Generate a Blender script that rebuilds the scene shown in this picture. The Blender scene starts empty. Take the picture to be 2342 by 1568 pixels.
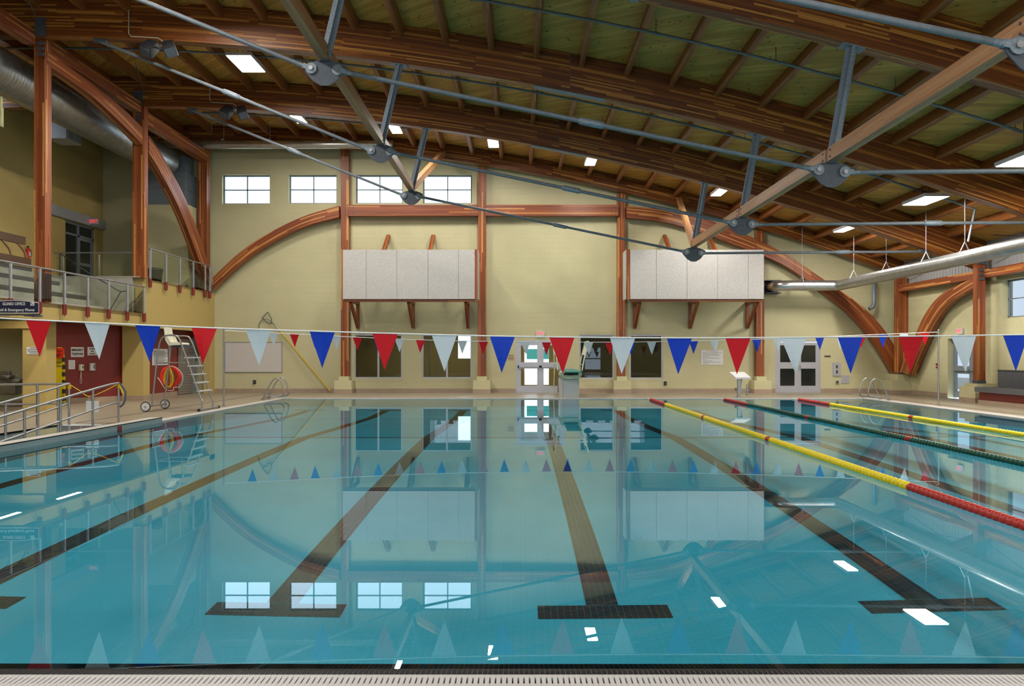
import bpy, math, random
from mathutils import Vector, Matrix
random.seed(7)
SC = bpy.context.scene
COL = SC.collection
V = Vector
F_PX, CX, CY, CAMZ = 1790.0, 1190.0, 812.0, 1.5

# ---------------------------------------------------------------- camera
cd = bpy.data.cameras.new('camera'); cam = bpy.data.objects.new('camera', cd); COL.objects.link(cam)
cam.location = (0, 0, CAMZ); cam.rotation_euler = (math.pi/2, 0, 0)
cd.sensor_width = 36.0; cd.lens = F_PX/2342*36.0
cd.shift_x = -19/2342; cd.shift_y = 28/2342
cd.clip_start = .05; cd.clip_end = 300
SC.camera = cam

# ---------------------------------------------------------------- world, big lights, exposure
w = bpy.data.worlds.new('world'); SC.world = w; w.use_nodes = True
bg = w.node_tree.nodes['Background']
bg.inputs[0].default_value = (.66, .82, 1.0, 1); bg.inputs[1].default_value = 4.2
SC.view_settings.view_transform = 'Standard'; SC.view_settings.look = 'None'
SC.view_settings.gamma = 1; SC.view_settings.exposure = 0.03
SC.view_settings.use_curve_mapping = False
SC.cycles.max_bounces = 6; SC.cycles.diffuse_bounces = 2; SC.cycles.caustics_reflective = False; SC.cycles.glossy_bounces = 3
SC.cycles.use_adaptive_sampling = True; SC.cycles.adaptive_threshold = .03
SC.cycles.transmission_bounces = 6; SC.cycles.transparent_max_bounces = 12
SC.cycles.sample_clamp_indirect = 6
SC.cycles.use_denoising = True; SC.cycles.use_light_tree = False

def area(name, loc, rot, sx, sy, power, col=(1, 1, 1), spread=None):
    l = bpy.data.lights.new(name, 'AREA'); l.shape = 'RECTANGLE'; l.size = sx; l.size_y = sy
    l.energy = power; l.color = col
    if spread: l.spread = spread
    l.cycles.is_caustics_light = True
    o = bpy.data.objects.new(name, l); COL.objects.link(o); o.location = loc; o.rotation_euler = rot
    return o
FILL_COL = (.80, .90, 1.0)
# added fill light at an invented high opening behind the camera
area('window_daylight', (1.5, -5.7, 5.2), (math.radians(80), 0, 0), 18, 1.9, 560, FILL_COL)

# ---------------------------------------------------------------- materials
MATS = {}
def nt(name):
    m = bpy.data.materials.new(name); m.use_nodes = True; MATS[name] = m
    return m, m.node_tree, m.node_tree.nodes['Principled BSDF']
def setp(b, col=None, rough=None, metal=None, spec=None):
    if col is not None: b.inputs['Base Color'].default_value = (*col, 1)
    if rough is not None: b.inputs['Roughness'].default_value = rough
    if metal is not None: b.inputs['Metallic'].default_value = metal
    if spec is not None: b.inputs['Specular IOR Level'].default_value = spec
def plain(name, col, rough=.6, metal=0, var=.06, scale=6, bump=0, spec=.5):
    """colour with slight mottling"""
    m, t, b = nt(name); setp(b, col, rough, metal, spec)
    N, L = t.nodes, t.links
    tc = N.new('ShaderNodeTexCoord'); no = N.new('ShaderNodeTexNoise')
    no.inputs['Scale'].default_value = scale; no.inputs['Detail'].default_value = 5
    L.new(tc.outputs['Object'], no.inputs['Vector'])
    cr = N.new('ShaderNodeValToRGB')
    cr.color_ramp.elements[0].position = .3; cr.color_ramp.elements[1].position = .7
    cr.color_ramp.elements[0].color = (*[c*(1-var) for c in col], 1)
    cr.color_ramp.elements[1].color = (*[min(1, c*(1+var)) for c in col], 1)
    L.new(no.outputs['Fac'], cr.inputs[0]); L.new(cr.outputs[0], b.inputs['Base Color'])
    if bump:
        bp = N.new('ShaderNodeBump'); bp.inputs['Strength'].default_value = bump; bp.inputs['Distance'].default_value = .01
        n2 = N.new('ShaderNodeTexNoise'); n2.inputs['Scale'].default_value = scale*12
        L.new(tc.outputs['Object'], n2.inputs['Vector'])
        L.new(n2.outputs['Fac'], bp.inputs['Height']); L.new(bp.outputs[0], b.inputs['Normal'])
    return m
def flat(name, col, rough=.5, metal=0, emit=0, alpha=None, trans=0, spec=.5):
    m, t, b = nt(name); setp(b, col, rough, metal, spec)
    if emit:
        b.inputs['Emission Color'].default_value = (*col, 1); b.inputs['Emission Strength'].default_value = emit
    if trans: b.inputs['Transmission Weight'].default_value = trans
    return m
def ramp(N, stops):
    cr = N.new('ShaderNodeValToRGB'); e = cr.color_ramp.elements
    while len(e) < len(stops): e.new(.5)
    for i, (p, c) in enumerate(stops): e[i].position = p; e[i].color = (*c, 1)
    return cr
def glulam(name, stops, lam=.038, length=2.6, rough=.45, knots=(2.2, 14, .05, .11)):
    """laminations from UVs in metres: u along the member, v across the laminations"""
    m, t, b = nt(name); setp(b, rough=rough); N, L = t.nodes, t.links
    uv = N.new('ShaderNodeUVMap')
    sx = N.new('ShaderNodeSeparateXYZ'); L.new(uv.outputs[0], sx.inputs[0])
    dv = N.new('ShaderNodeMath'); dv.operation = 'DIVIDE'; dv.inputs[1].default_value = lam; L.new(sx.outputs[1], dv.inputs[0])
    fl_ = N.new('ShaderNodeMath'); fl_.operation = 'FLOOR'; L.new(dv.outputs[0], fl_.inputs[0])
    wn = N.new('ShaderNodeTexWhiteNoise'); wn.noise_dimensions = '1D'; L.new(fl_.outputs[0], wn.inputs['W'])
    ml = N.new('ShaderNodeMath'); ml.operation = 'MULTIPLY_ADD'; ml.inputs[1].default_value = length*7.3
    L.new(wn.outputs['Value'], ml.inputs[0]); L.new(sx.outputs[0], ml.inputs[2])
    cb = N.new('ShaderNodeCombineXYZ'); L.new(ml.outputs[0], cb.inputs[0]); L.new(sx.outputs[1], cb.inputs[1])
    br = N.new('ShaderNodeTexBrick'); L.new(cb.outputs[0], br.inputs['Vector'])
    br.inputs['Color1'].default_value = (0, 0, 0, 1); br.inputs['Color2'].default_value = (1, 1, 1, 1)
    br.inputs['Mortar'].default_value = (.25, .25, .25, 1)
    br.inputs['Scale'].default_value = 1; br.inputs['Brick Width'].default_value = length
    br.inputs['Row Height'].default_value = lam; br.inputs['Mortar Size'].default_value = .0012
    br.inputs['Mortar Smooth'].default_value = .6; br.inputs['Bias'].default_value = -.1
    br.offset = 0; br.offset_frequency = 1
    cr = ramp(N, stops); L.new(br.outputs['Color'], cr.inputs[0])
    mp = N.new('ShaderNodeMapping'); mp.inputs['Scale'].default_value = (1.2, 45, 1); L.new(uv.outputs[0], mp.inputs[0])
    no = N.new('ShaderNodeTexNoise'); no.inputs['Scale'].default_value = 1; no.inputs['Detail'].default_value = 4
    L.new(mp.outputs[0], no.inputs['Vector'])
    g = ramp(N, [(.25, (.72, .72, .72)), (.7, (1.12, 1.12, 1.12))]); L.new(no.outputs['Fac'], g.inputs[0])
    mx = N.new('ShaderNodeMix'); mx.data_type = 'RGBA'; mx.blend_type = 'MULTIPLY'; mx.inputs[0].default_value = 1
    L.new(cr.outputs[0], mx.inputs[6]); L.new(g.outputs[0], mx.inputs[7])
    out = mx.outputs[2]
    if knots:
        mp2 = N.new('ShaderNodeMapping'); mp2.inputs['Scale'].default_value = (knots[0], knots[1], 1); L.new(uv.outputs[0], mp2.inputs[0])
        vo = N.new('ShaderNodeTexVoronoi'); vo.inputs['Scale'].default_value = 1; L.new(mp2.outputs[0], vo.inputs['Vector'])
        kr = ramp(N, [(knots[2], (.30, .24, .2)), (knots[3], (1, 1, 1))]); L.new(vo.outputs['Distance'], kr.inputs[0])
        m3 = N.new('ShaderNodeMix'); m3.data_type = 'RGBA'; m3.blend_type = 'MULTIPLY'; m3.inputs[0].default_value = 1
        L.new(out, m3.inputs[6]); L.new(kr.outputs[0], m3.inputs[7]); out = m3.outputs[2]
    L.new(out, b.inputs['Base Color'])
    return m
WARM = [(0, (.115, .028, .004)), (.40, (.18, .048, .006)), (.68, (.27, .084, .010)), (.80, (.44, .18, .028)), (1, (.58, .28, .055))]
glulam('glulam', WARM, length=1.7)
glulam('glulam_column', [(0, (.20, .044, .012)), (.45, (.30, .075, .018)), (.74, (.38, .11, .026)), (.82, (.58, .25, .06)), (1, (.68, .34, .10))], lam=.045, length=2.4)
glulam('joist_wood', [(0, (.21, .062, .014)), (1, (.38, .14, .035))], lam=.1, length=4)
glulam('strut_wood', [(0, (.40, .18, .07)), (1, (.52, .27, .12))], lam=.05, length=4)
glulam('deck_wood', [(0, (.56, .28, .052)), (.5, (.66, .34, .068)), (1, (.76, .42, .09))], lam=.14, length=3.1, rough=.6, knots=(3.0, 5.5, .10, .17))
def blocks_mat(name, col, rough=.55):
    return plain(name, col, rough, var=.04, scale=1.2, bump=.15)
blocks_mat('wall_yellow', (.56, .52, .30)); blocks_mat('joint_yellow', (.535, .495, .285))
blocks_mat('wall_ochre', (.62, .46, .16)); plain('paint_ochre', (.50, .37, .125), .5, var=.02)
plain('paint_red', (.20, .018, .013), .45, var=.03); plain('concrete', (.42, .40, .33), .7, var=.12, scale=3, bump=.2)
plain('concrete_dark', (.07, .065, .055), .7)
plain('baseboard_tile', (.36, .265, .185), .45, var=.08, scale=4)
plain('galvanised', (.22, .27, .31), .55, .35, var=.25, scale=30)
plain('galv_dark', (.085, .10, .12), .6, .3, var=.1, scale=12)
plain('stainless', (.36, .36, .36), .38, .8, var=.08)
plain('rod_steel', (.17, .20, .225), .6, .25, var=.12, scale=10)
plain('duct_metal', (.55, .56, .55), .28, .9, var=.1, scale=5)
plain('duct_dark', (.38, .38, .36), .35, .8, var=.15, scale=5)
plain('aluminium', (.48, .48, .52), .4, .35, var=.04)
plain('frame_grey', (.22, .25, .27), .5, .2)
plain('clad_grey', (.42, .43, .43), .55, .1, var=.05)
plain('white_paint', (.62, .62, .61), .5); plain('cream_plastic', (.78, .74, .58), .4)
plain('panel_speckle', (.50, .48, .45), .85, var=.16, scale=34)
plain('panel_edge', (.32, .30, .26), .8)
plain('black_rubber', (.02, .02, .02), .6); plain('black_plastic', (.016, .016, .018), .75, spec=.2)
plain('seat_speckle', (.10, .10, .105), .8, var=.5, scale=60)
plain('bench_brown', (.16, .09, .05), .5); plain('tan_metal', (.40, .24, .13), .5)
plain('grey_door', (.23, .21, .18), .5, .2)
flat('flag_red', (.50, .006, .012), .6, spec=.2); flat('flag_blue', (.004, .04, .42), .6, spec=.2); flat('flag_white', (.50, .57, .60), .6, spec=.2)
flat('rope_white', (.75, .75, .72), .6); flat('plastic_red', (.50, .012, .006), .4); flat('plastic_yellow', (.80, .62, .0), .4)
flat('plastic_green', (.0, .085, .05), .4); flat('float_dark_red', (.42, .02, .01), .4)
flat('yellow_rope', (.72, .50, .02), .6); flat('pole_yellow', (.66, .45, .04), .5); flat('life_red', (.75, .02, .01), .5)
flat('sign_white', (.72, .72, .70), .5); flat('sign_blue', (.008, .014, .06), .4); flat('ink', (.03, .03, .03), .6)
flat('ink_red', (.5, .03, .03), .6); flat('sign_grey', (.45, .45, .45), .5)
flat('exit_red', (1, .03, .05), .5, emit=1.0); flat('lamp_glow', (1, .96, 1), .5, emit=9)
for k_ in ('lamp_glow', 'exit_red'): MATS[k_].cycles.emission_sampling = 'NONE'
flat('teal_panel', (.03, .22, .2), .6); flat('board_green', (.04, .22, .17), .6); flat('casting_green', (.48, .55, .38), .6); flat('stand_grey', (.42, .45, .45), .6)
flat('whiteboard', (.60, .56, .52), .35); flat('poster_blue', (.03, .15, .4), .6); flat('poster_red', (.7, .06, .02), .6)
flat('poster_green', (.35, .4, .1), .6); flat('bin_black', (.02, .022, .02), .5)
flat('grating', (.46, .45, .43), .5); flat('void', (.03, .03, .03), .9)
flat('dark_pane', (.016, .02, .018), .08); flat('led', (.6, .7, .8), .4)
def glassy(name, col, tr=.85, rough=0.0, ior=1.45):
    """thin pane: fresnel mix of mirror and clear"""
    m = bpy.data.materials.new(name); m.use_nodes = True; MATS[name] = m
    t = m.node_tree; N, L = t.nodes, t.links; N.clear()
    o = N.new('ShaderNodeOutputMaterial'); mx = N.new('ShaderNodeMixShader'); fr = N.new('ShaderNodeFresnel')
    fr.inputs[0].default_value = ior
    a = N.new('ShaderNodeBsdfTransparent'); a.inputs[0].default_value = (*col, 1)
    g = N.new('ShaderNodeBsdfGlossy'); g.inputs['Roughness'].default_value = rough
    L.new(fr.outputs[0], mx.inputs[0]); L.new(a.outputs[0], mx.inputs[1]); L.new(g.outputs[0], mx.inputs[2])
    L.new(mx.outputs[0], o.inputs[0]); return m
glassy('glass', (.86, .90, .88)); glassy('rail_glass', (.80, .88, .80)); glassy('glass_dim', (.50, .55, .52), ior=1.6)
def frosted(name, col):
    m = bpy.data.materials.new(name); m.use_nodes = True; MATS[name] = m
    t = m.node_tree; N, L = t.nodes, t.links; N.clear()
    o = N.new('ShaderNodeOutputMaterial'); a = N.new('ShaderNodeBsdfTransparent'); a.inputs[0].default_value = (*col, 1)
    g = N.new('ShaderNodeBsdfGlossy'); g.inputs['Roughness'].default_value = .15
    mx = N.new('ShaderNodeMixShader'); mx.inputs[0].default_value = .05
    L.new(a.outputs[0], mx.inputs[1]); L.new(g.outputs[0], mx.inputs[2]); L.new(mx.outputs[0], o.inputs[0])
frosted('film_pane', (.22, .215, .21))
def tiles(name, c1, c2, mortar, size, msize, rough=.35, coord='Object', offset=0, bump=0):
    m, t, b = nt(name); setp(b, rough=rough); N, L = t.nodes, t.links
    tc = N.new('ShaderNodeTexCoord'); br = N.new('ShaderNodeTexBrick')
    L.new(tc.outputs[coord], br.inputs['Vector'])
    br.offset = offset; br.inputs['Scale'].default_value = 1
    br.inputs['Color1'].default_value = (*c1, 1); br.inputs['Color2'].default_value = (*c2, 1)
    br.inputs['Mortar'].default_value = (*mortar, 1); br.inputs['Brick Width'].default_value = size
    br.inputs['Row Height'].default_value = size; br.inputs['Mortar Size'].default_value = msize
    no = N.new('ShaderNodeTexNoise'); no.inputs['Scale'].default_value = .7; no.inputs['Detail'].default_value = 5
    L.new(tc.outputs[coord], no.inputs['Vector'])
    g = ramp(N, [(.3, (.9, .9, .9)), (.7, (1.06, 1.06, 1.06))]); L.new(no.outputs['Fac'], g.inputs[0])
    mx = N.new('ShaderNodeMix'); mx.data_type = 'RGBA'; mx.blend_type = 'MULTIPLY'; mx.inputs[0].default_value = 1
    L.new(br.outputs['Color'], mx.inputs[6]); L.new(g.outputs[0], mx.inputs[7]); L.new(mx.outputs[2], b.inputs['Base Color'])
    return m
tiles('deck_tile', (.31, .258, .180), (.295, .245, .17), (.25, .205, .145), .1, .004, rough=.38)
tiles('coping_tile', (.56, .53, .47), (.53, .50, .45), (.42, .40, .36), .15, .004, rough=.4)
tiles('pool_tile', (.045, .49, .67), (.043, .48, .66), (.035, .41, .57), .0508, .0022, rough=.3)
plain('black_tile', (.006, .006, .007), .5, var=.3, scale=40, spec=.12); plain('grout', (.42, .38, .34), .8)
plain('lane_tile', (.012, .014, .016), .3, var=.4, scale=20)
tiles('curb_tile', (.36, .42, .42), (.34, .40, .40), (.25, .3, .3), .05, .002)
def water_mat():
    m = bpy.data.materials.new('water'); m.use_nodes = True; MATS['water'] = m
    t = m.node_tree; N, L = t.nodes, t.links; N.clear()
    o = N.new('ShaderNodeOutputMaterial'); g = N.new('ShaderNodeBsdfGlass')
    g.inputs['IOR'].default_value = 1.333; g.inputs['Roughness'].default_value = 0
    g.inputs['Color'].default_value = (.90, .985, 1, 1)
    L.new(g.outputs[0], o.inputs[0])
    return m
water_mat()

# ---------------------------------------------------------------- pixel -> world (reference pixels, 2342x1568)
def PY(x, y, Y): return V(((x-CX)/F_PX*Y, Y, CAMZ+(CY-y)/F_PX*Y))
def PX(x, y, X): return PY(x, y, X*F_PX/(x-CX))
def PZ(x, y, z): return PY(x, y, (CAMZ-z)*F_PX/(y-CY))

# ---------------------------------------------------------------- mesh building
class MB:
    def __init__(s): s.v = []; s.f = []; s.uv = []; s.sm = []
    def face(s, pts, uvs=None, smooth=False):
        i = len(s.v); s.v += [tuple(p) for p in pts]; s.f.append(tuple(range(i, i+len(pts))))
        if uvs is None:
            p0 = V(pts[0]); n = (V(pts[1])-p0).cross(V(pts[2])-p0)
            a = max(range(3), key=lambda k: abs(n[k])); ij = [(1, 2), (0, 2), (0, 1)][a]
            uvs = [(p[ij[0]], p[ij[1]]) for p in pts]
        s.uv += list(uvs); s.sm.append(smooth)
    def box(s, x0, x1, y0, y1, z0, z1, along=None):
        if x0 > x1: x0, x1 = x1, x0
        if y0 > y1: y0, y1 = y1, y0
        if z0 > z1: z0, z1 = z1, z0
        d = (x1-x0, y1-y0, z1-z0)
        al = along if along is not None else max(range(3), key=lambda k: d[k])
        P = lambda i, j, k: (x1 if i else x0, y1 if j else y0, z1 if k else z0)
        for q in (((0,0,0),(0,0,1),(0,1,1),(0,1,0)), ((1,0,0),(1,1,0),(1,1,1),(1,0,1)),
                  ((0,0,0),(1,0,0),(1,0,1),(0,0,1)), ((0,1,0),(0,1,1),(1,1,1),(1,1,0)),
                  ((0,0,0),(0,1,0),(1,1,0),(1,0,0)), ((0,0,1),(1,0,1),(1,1,1),(0,1,1))):
            pts = [P(*c) for c in q]
            ax = [k for k in range(3) if len({p[k] for p in pts}) > 1]
            if len(ax) < 2: ax = [0, 1]
            u = al if al in ax else ax[0]; v = [k for k in ax if k != u][0]
            s.face(pts, [(p[u], p[v]) for p in pts])
        return s
    def bar(s, p0, p1, wd, ht, up=(0, 0, 1), taper=1.0):
        """rectangular bar; wd across, ht along up"""
        p0, p1 = V(p0), V(p1); d = (p1-p0); ln = d.length; d.normalize()
        sd = d.cross(V(up)); 
        if sd.length < 1e-4: sd = d.cross(V((0, 1, 0)))
        sd.normalize(); u = sd.cross(d)
        r = []
        for p, k in ((p0, 1.0), (p1, taper)):
            r.append([p+sd*a*wd/2*k+u*b*ht/2*k for a, b in ((-1,-1),(1,-1),(1,1),(-1,1))])
        for i in range(4):
            j = (i+1) % 4; h = (r[0][i]-r[0][j]).length
            o = i*.71
            s.face([r[0][i], r[0][j], r[1][j], r[1][i]], [(0, o), (0, o+h), (ln, o+h), (ln, o)])
        s.face(list(reversed(r[0]))); s.face(r[1]); return s
    def ribbon(s, prof_a, prof_b, axis_off, ulen=None):
        """solid between two polylines (same count) given as points on the front; extruded by axis_off"""
        off = V(axis_off); n = len(prof_a); u = 0
        th = off.length
        for i in range(n-1):
            a0, a1, b0, b1 = V(prof_a[i]), V(prof_a[i+1]), V(prof_b[i]), V(prof_b[i+1])
            du = (a1-a0).length; h0 = (b0-a0).length; h1 = (b1-a1).length
            s.face([a0, a1, b1, b0], [(u, 0), (u+du, 0), (u+du, h1), (u, h0)])
            s.face([a0+off, b0+off, b1+off, a1+off], [(u, .5), (u, .5+h0), (u+du, .5+h1), (u+du, .5)])
            s.face([a0, a0+off, a1+off, a1], [(u, 3), (u, 3+th), (u+du, 3+th), (u+du, 3)])
            s.face([b0, b1, b1+off, b0+off], [(u, 4), (u+du, 4), (u+du, 4+th), (u, 4+th)])
            u += du
        for i, fl in ((0, 0), (n-1, 1)):
            q = [V(prof_a[i]), V(prof_b[i]), V(prof_b[i])+off, V(prof_a[i])+off]
            s.face(q if not fl else q[::-1])
        return s
    def tube(s, pts, r, n=10, closed=False, caps=True, radii=None):
        pts = [V(p) for p in pts]; N_ = len(pts); rings = []; prev = None; L_ = 0; ls = []
        for i, p in enumerate(pts):
            if closed: d = pts[(i+1) % N_]-pts[i-1]
            else: d = pts[min(i+1, N_-1)]-pts[max(i-1, 0)]
            if d.length < 1e-9: d = V((0, 0, 1))
            d.normalize()
            if prev is None:
                a = d.orthogonal().normalized()
            else:
                a = prev-d*prev.dot(d)
                a = a.normalized() if a.length > 1e-6 else d.orthogonal().normalized()
            prev = a; b = d.cross(a); rr = radii[i] if radii else r
            rings.append([p+(a*math.cos(2*math.pi*k/n)+b*math.sin(2*math.pi*k/n))*rr for k in range(n)])
            if i: L_ += (p-pts[i-1]).length
            ls.append(L_)
        base = len(s.v)
        for rg in rings: s.v += [tuple(q) for q in rg]
        seg = N_ if closed else N_-1
        for i in range(seg):
            i2 = (i+1) % N_
            for k in range(n):
                k2 = (k+1) % n
                s.f.append((base+i*n+k, base+i*n+k2, base+i2*n+k2, base+i2*n+k))
                c = 2*math.pi*r
                s.uv += [(ls[i], k/n*c), (ls[i], (k+1)/n*c), (ls[i2] if i2 else L_, (k+1)/n*c), (ls[i2] if i2 else L_, k/n*c)]
                s.sm.append(True)
        if caps and not closed:
            s.face(list(reversed(rings[0]))); s.face(rings[-1])
        return s
    def prism(s, poly, off):
        """planar polygon (list of 3D points) extruded by off"""
        off = V(off); n = len(poly); P = [V(p) for p in poly]
        s.face(P); s.face([p+off for p in reversed(P)])
        for i in range(n):
            j = (i+1) % n; s.face([P[i], P[i]+off, P[j]+off, P[j]])
        return s
    def disc(s, c, ax, r, th, n=20):
        c, ax = V(c), V(ax).normalized(); s.tube([c-ax*th/2, c+ax*th/2], r, n); return s
    def sphere(s, c, r, n=10, sc=(1, 1, 1)):
        c = V(c); m = n//2; base = len(s.v)
        for i in range(m+1):
            th = math.pi*i/m
            for k in range(n):
                ph = 2*math.pi*k/n
                s.v.append((c.x+r*sc[0]*math.sin(th)*math.cos(ph), c.y+r*sc[1]*math.sin(th)*math.sin(ph), c.z+r*sc[2]*math.cos(th)))
        for i in range(m):
            for k in range(n):
                k2 = (k+1) % n; s.f.append((base+i*n+k, base+(i+1)*n+k, base+(i+1)*n+k2, base+i*n+k2))
                s.uv += [(0, 0)]*4; s.sm.append(True)
        return s
def smoothpts(pts, sub=6, closed=False):
    P = [V(p) for p in pts]; n = len(P); out = []
    rng = range(n if closed else n-1)
    for i in rng:
        p0 = P[i-1] if (i > 0 or closed) else P[0]; p1 = P[i]; p2 = P[(i+1) % n]
        p3 = P[(i+2) % n] if (closed or i+2 < n) else P[-1]
        for k in range(sub):
            t = k/sub
            out.append(.5*((2*p1)+(p2-p0)*t+(2*p0-5*p1+4*p2-p3)*t*t+(3*p1-p0-3*p2+p3)*t**3))
    if not closed: out.append(P[-1])
    return out
def origin(o):
    l = V((0, 0, 0))
    while o is not None: l += o.location; o = o.parent
    return l
def tag(o, label=None, cat=None, group=None, kind=None):
    if label: o['label'] = label
    if cat: o['category'] = cat
    if group: o['group'] = group
    if kind: o['kind'] = kind
    return o
def obj(name, mb, mat, parent=None, label=None, cat=None, group=None, kind=None, at=None, bevel=0):
    """one mesh object; mb is in world coordinates; the object's own origin is put at `at`"""
    me = bpy.data.meshes.new(name); org = V(at) if at is not None else V((0, 0, 0))
    po = origin(parent) if parent is not None else V((0, 0, 0))
    o_w = org if at is not None else po
    me.from_pydata([tuple(V(v)-o_w) for v in mb.v], [], mb.f)
    ul = me.uv_layers.new(name='UVMap')
    ul.data.foreach_set('uv', [c for uv in mb.uv for c in uv])
    me.polygons.foreach_set('use_smooth', mb.sm)
    for m in (mat if isinstance(mat, (list, tuple)) else [mat]): me.materials.append(MATS[m])
    me.update()
    o = bpy.data.objects.new(name, me); COL.objects.link(o)
    if parent is not None: o.parent = parent
    o.location = o_w-po
    if bevel:
        b = o.modifiers.new('bevel', 'BEVEL'); b.width = bevel; b.segments = 2; b.limit_method = 'ANGLE'
    return tag(o, label, cat, group, kind)
def thing(name, loc, label, cat, group=None, kind=None):
    o = bpy.data.objects.new(name, None); COL.objects.link(o); o.location = loc; o.empty_display_size = .1
    return tag(o, label, cat, group, kind)
def B(*a, **k): return MB().box(*a, **k)
def inst(src, loc, parent=None, rot=None, scale=None, name=None):
    c = src.copy(); COL.objects.link(c); c.parent = parent
    c.location = V(loc)-(origin(parent) if parent is not None else V((0, 0, 0)))
    if rot is not None: c.rotation_euler = rot
    if scale is not None: c.scale = scale
    if name: c.name = name
    return c
def copy_tree(o, loc, parent=None, **kw):
    c = o.copy(); COL.objects.link(c); c.parent = parent
    if loc is not None: c.location = loc
    for ch in list(o.children):
        copy_tree(ch, None, c)
    for k, v_ in kw.items(): c[k] = v_
    return c
def text(body, size, loc, rot, mat, parent=None, align='CENTER', ext=.002, name='lettering', sx=1.0, bold=.0):
    cu = bpy.data.curves.new(name, 'FONT'); cu.body = body; cu.size = size; cu.align_x = align; cu.align_y = 'CENTER'
    cu.extrude = ext; cu.offset = bold*size; cu.materials.append(MATS[mat])
    o = bpy.data.objects.new('tmp_'+name, cu); COL.objects.link(o)
    if parent is not None: o.parent = parent
    o.location = V(loc)-(origin(parent) if parent is not None else V((0, 0, 0))); o.rotation_euler = rot
    o.scale = (sx, 1, 1)
    return o
FACE_CAM = (math.pi/2, 0, 0)          # text upright, readable from -Y
FACE_PX = (math.pi/2, 0, math.pi/2)   # readable from +X
FACE_NX = (math.pi/2, 0, -math.pi/2)  # readable from -X
# ================================================================ THE SETTING
YW = 31.5                       # far wall
XL, XLB, XR = -12.3, -16.8, 15.1
PX0, PX1, PY0, PY1 = -8.15, 11.85, 3.91, 27.1    # pool
WZ = -.018
def Fz(X): return 8.41-.177*X-.0066*X*X          # underside of the main roof beams
def Dz(X): return Fz(X)+.97                      # underside of the deck

# ---- walls made of cells around their openings, faced with concrete blocks
def cells(a0, a1, z0, z1, holes):
    A = sorted({a0, a1, *[h for q in holes for h in q[:2] if a0 < h < a1]})
    Z = sorted({z0, z1, *[h for q in holes for h in q[2:] if z0 < h < z1]})
    for i in range(len(A)-1):
        for j in range(len(Z)-1):
            ca, cz = (A[i]+A[i+1])/2, (Z[j]+Z[j+1])/2
            if not any(h[0] < ca < h[1] and h[2] < cz < h[3] for h in holes):
                yield A[i], A[i+1], Z[j], Z[j+1]
def wall(name, axis, pos, thick, a0, a1, z0, z1, holes=(), mat='wall_yellow', jmat='joint_yellow', top=None,
         blocks=True, bmin=None, single=0):
    """axis 'y': faces -Y at Y=pos; 'x+': faces +X; 'x-': faces -X. Wall body behind, blocks proud of it."""
    mb = MB()
    for (p, q, r, t) in cells(a0, a1, z0, z1, holes):
        if axis == 'y': mb.box(p, q, pos, pos+thick, r, t)
        elif axis == 'x+': mb.box(pos-thick, pos, p, q, r, t)
        else: mb.box(pos, pos+thick, p, q, r, t)
    w_ = obj(name, mb, jmat if blocks else mat, kind='structure')
    if not blocks: return w_
    bw, bh, g, pr = .4, .2, .003, .0028
    st = MB(); cnt = 0; z = z0
    rows = []
    while z < z1-.02:
        zt = min(z+bh, z1); rows.append((z, zt)); z = zt
    for ri, (r, t) in enumerate(rows):
        iv = [(bmin[0] if bmin else a0, bmin[1] if bmin else a1)]
        for h in holes:
            if h[2] < t-.01 and h[3] > r+.01:
                nv = []
                for (s_, e) in iv:
                    if h[1] <= s_ or h[0] >= e: nv.append((s_, e))
                    else:
                        if h[0] > s_: nv.append((s_, h[0]))
                        if h[1] < e: nv.append((h[1], e))
                iv = nv
        off = (ri % 2)*bw/2
        for (s_, e) in iv:
            a = s_
            while a < e-.01:
                k = math.floor((a-off)/bw+1e-6)+1; b_ = min(k*bw+off, e)
                if b_-a > .02 and not (top and t > top((a+b_)/2)):
                    tgt = st
                    if cnt < single and r > .3: tgt = MB()
                    c = .004; A0, A1, R0, R1 = a+g/2, b_-g/2, r+g/2, t-g/2
                    def pt(aa, zz, d):
                        return (aa, pos-d, zz) if axis == 'y' else ((pos+d, aa, zz) if axis == 'x+' else (pos-d, aa, zz))
                    o4 = [(A0, R0), (A1, R0), (A1, R1), (A0, R1)]
                    i4 = [(A0+c, R0+c), (A1-c, R0+c), (A1-c, R1-c), (A0+c, R1-c)]
                    if axis == 'x-': o4.reverse(); i4.reverse()
                    tgt.face([pt(x, y, pr) for x, y in i4])
                    for n_ in range(4):
                        m_ = (n_+1) % 4
                        tgt.face([pt(*o4[n_], 0), pt(*o4[m_], 0), pt(*i4[m_], pr), pt(*i4[n_], pr)])
                    if tgt is not st:
                        obj('concrete_block', tgt, mat, w_); cnt += 1
                a = b_
    if st.f: obj('block_facing', st, mat, w_, kind='stuff')
    return w_
def hp(x0, x1, y0, y1, Y=YW):            # opening in the far wall from pixels
    a, b_ = PY(x0, y1, Y), PY(x1, y0, Y); return (a.x, b_.x, a.z, b_.z)
UPW = [hp(508, 617, 399, 466), hp(660, 770, 399, 465), hp(813, 921, 399, 465), hp(967, 1079, 399, 465)]
LOW = [hp(810, 920, 764, 865), hp(965, 1079, 764, 865), hp(1325, 1404, 765, 866), hp(1440, 1516, 765, 866)]
D1 = (*hp(1180, 1292, 776, 899)[:2], 0, 2.1); D2 = (*hp(1773, 1877, 778, 899)[:2], 0, 2.1)
roof_top = lambda X: Fz(X)+.75
wall('wall_far', 'y', YW, .3, XLB, XR+.3, 0, 10.6, UPW+LOW+[D1, D2], top=roof_top, single=300)
RD = (26.05, 27.65, 0, 2.08); RW1 = (20.6, 24.55, 2.66, 3.85)
wall('wall_right', 'x-', XR, .35, -6, YW, 0, 4.2, [RD, RW1, (13.2, 17.2, 2.66, 3.85)], bmin=(15, YW-.02))
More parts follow.
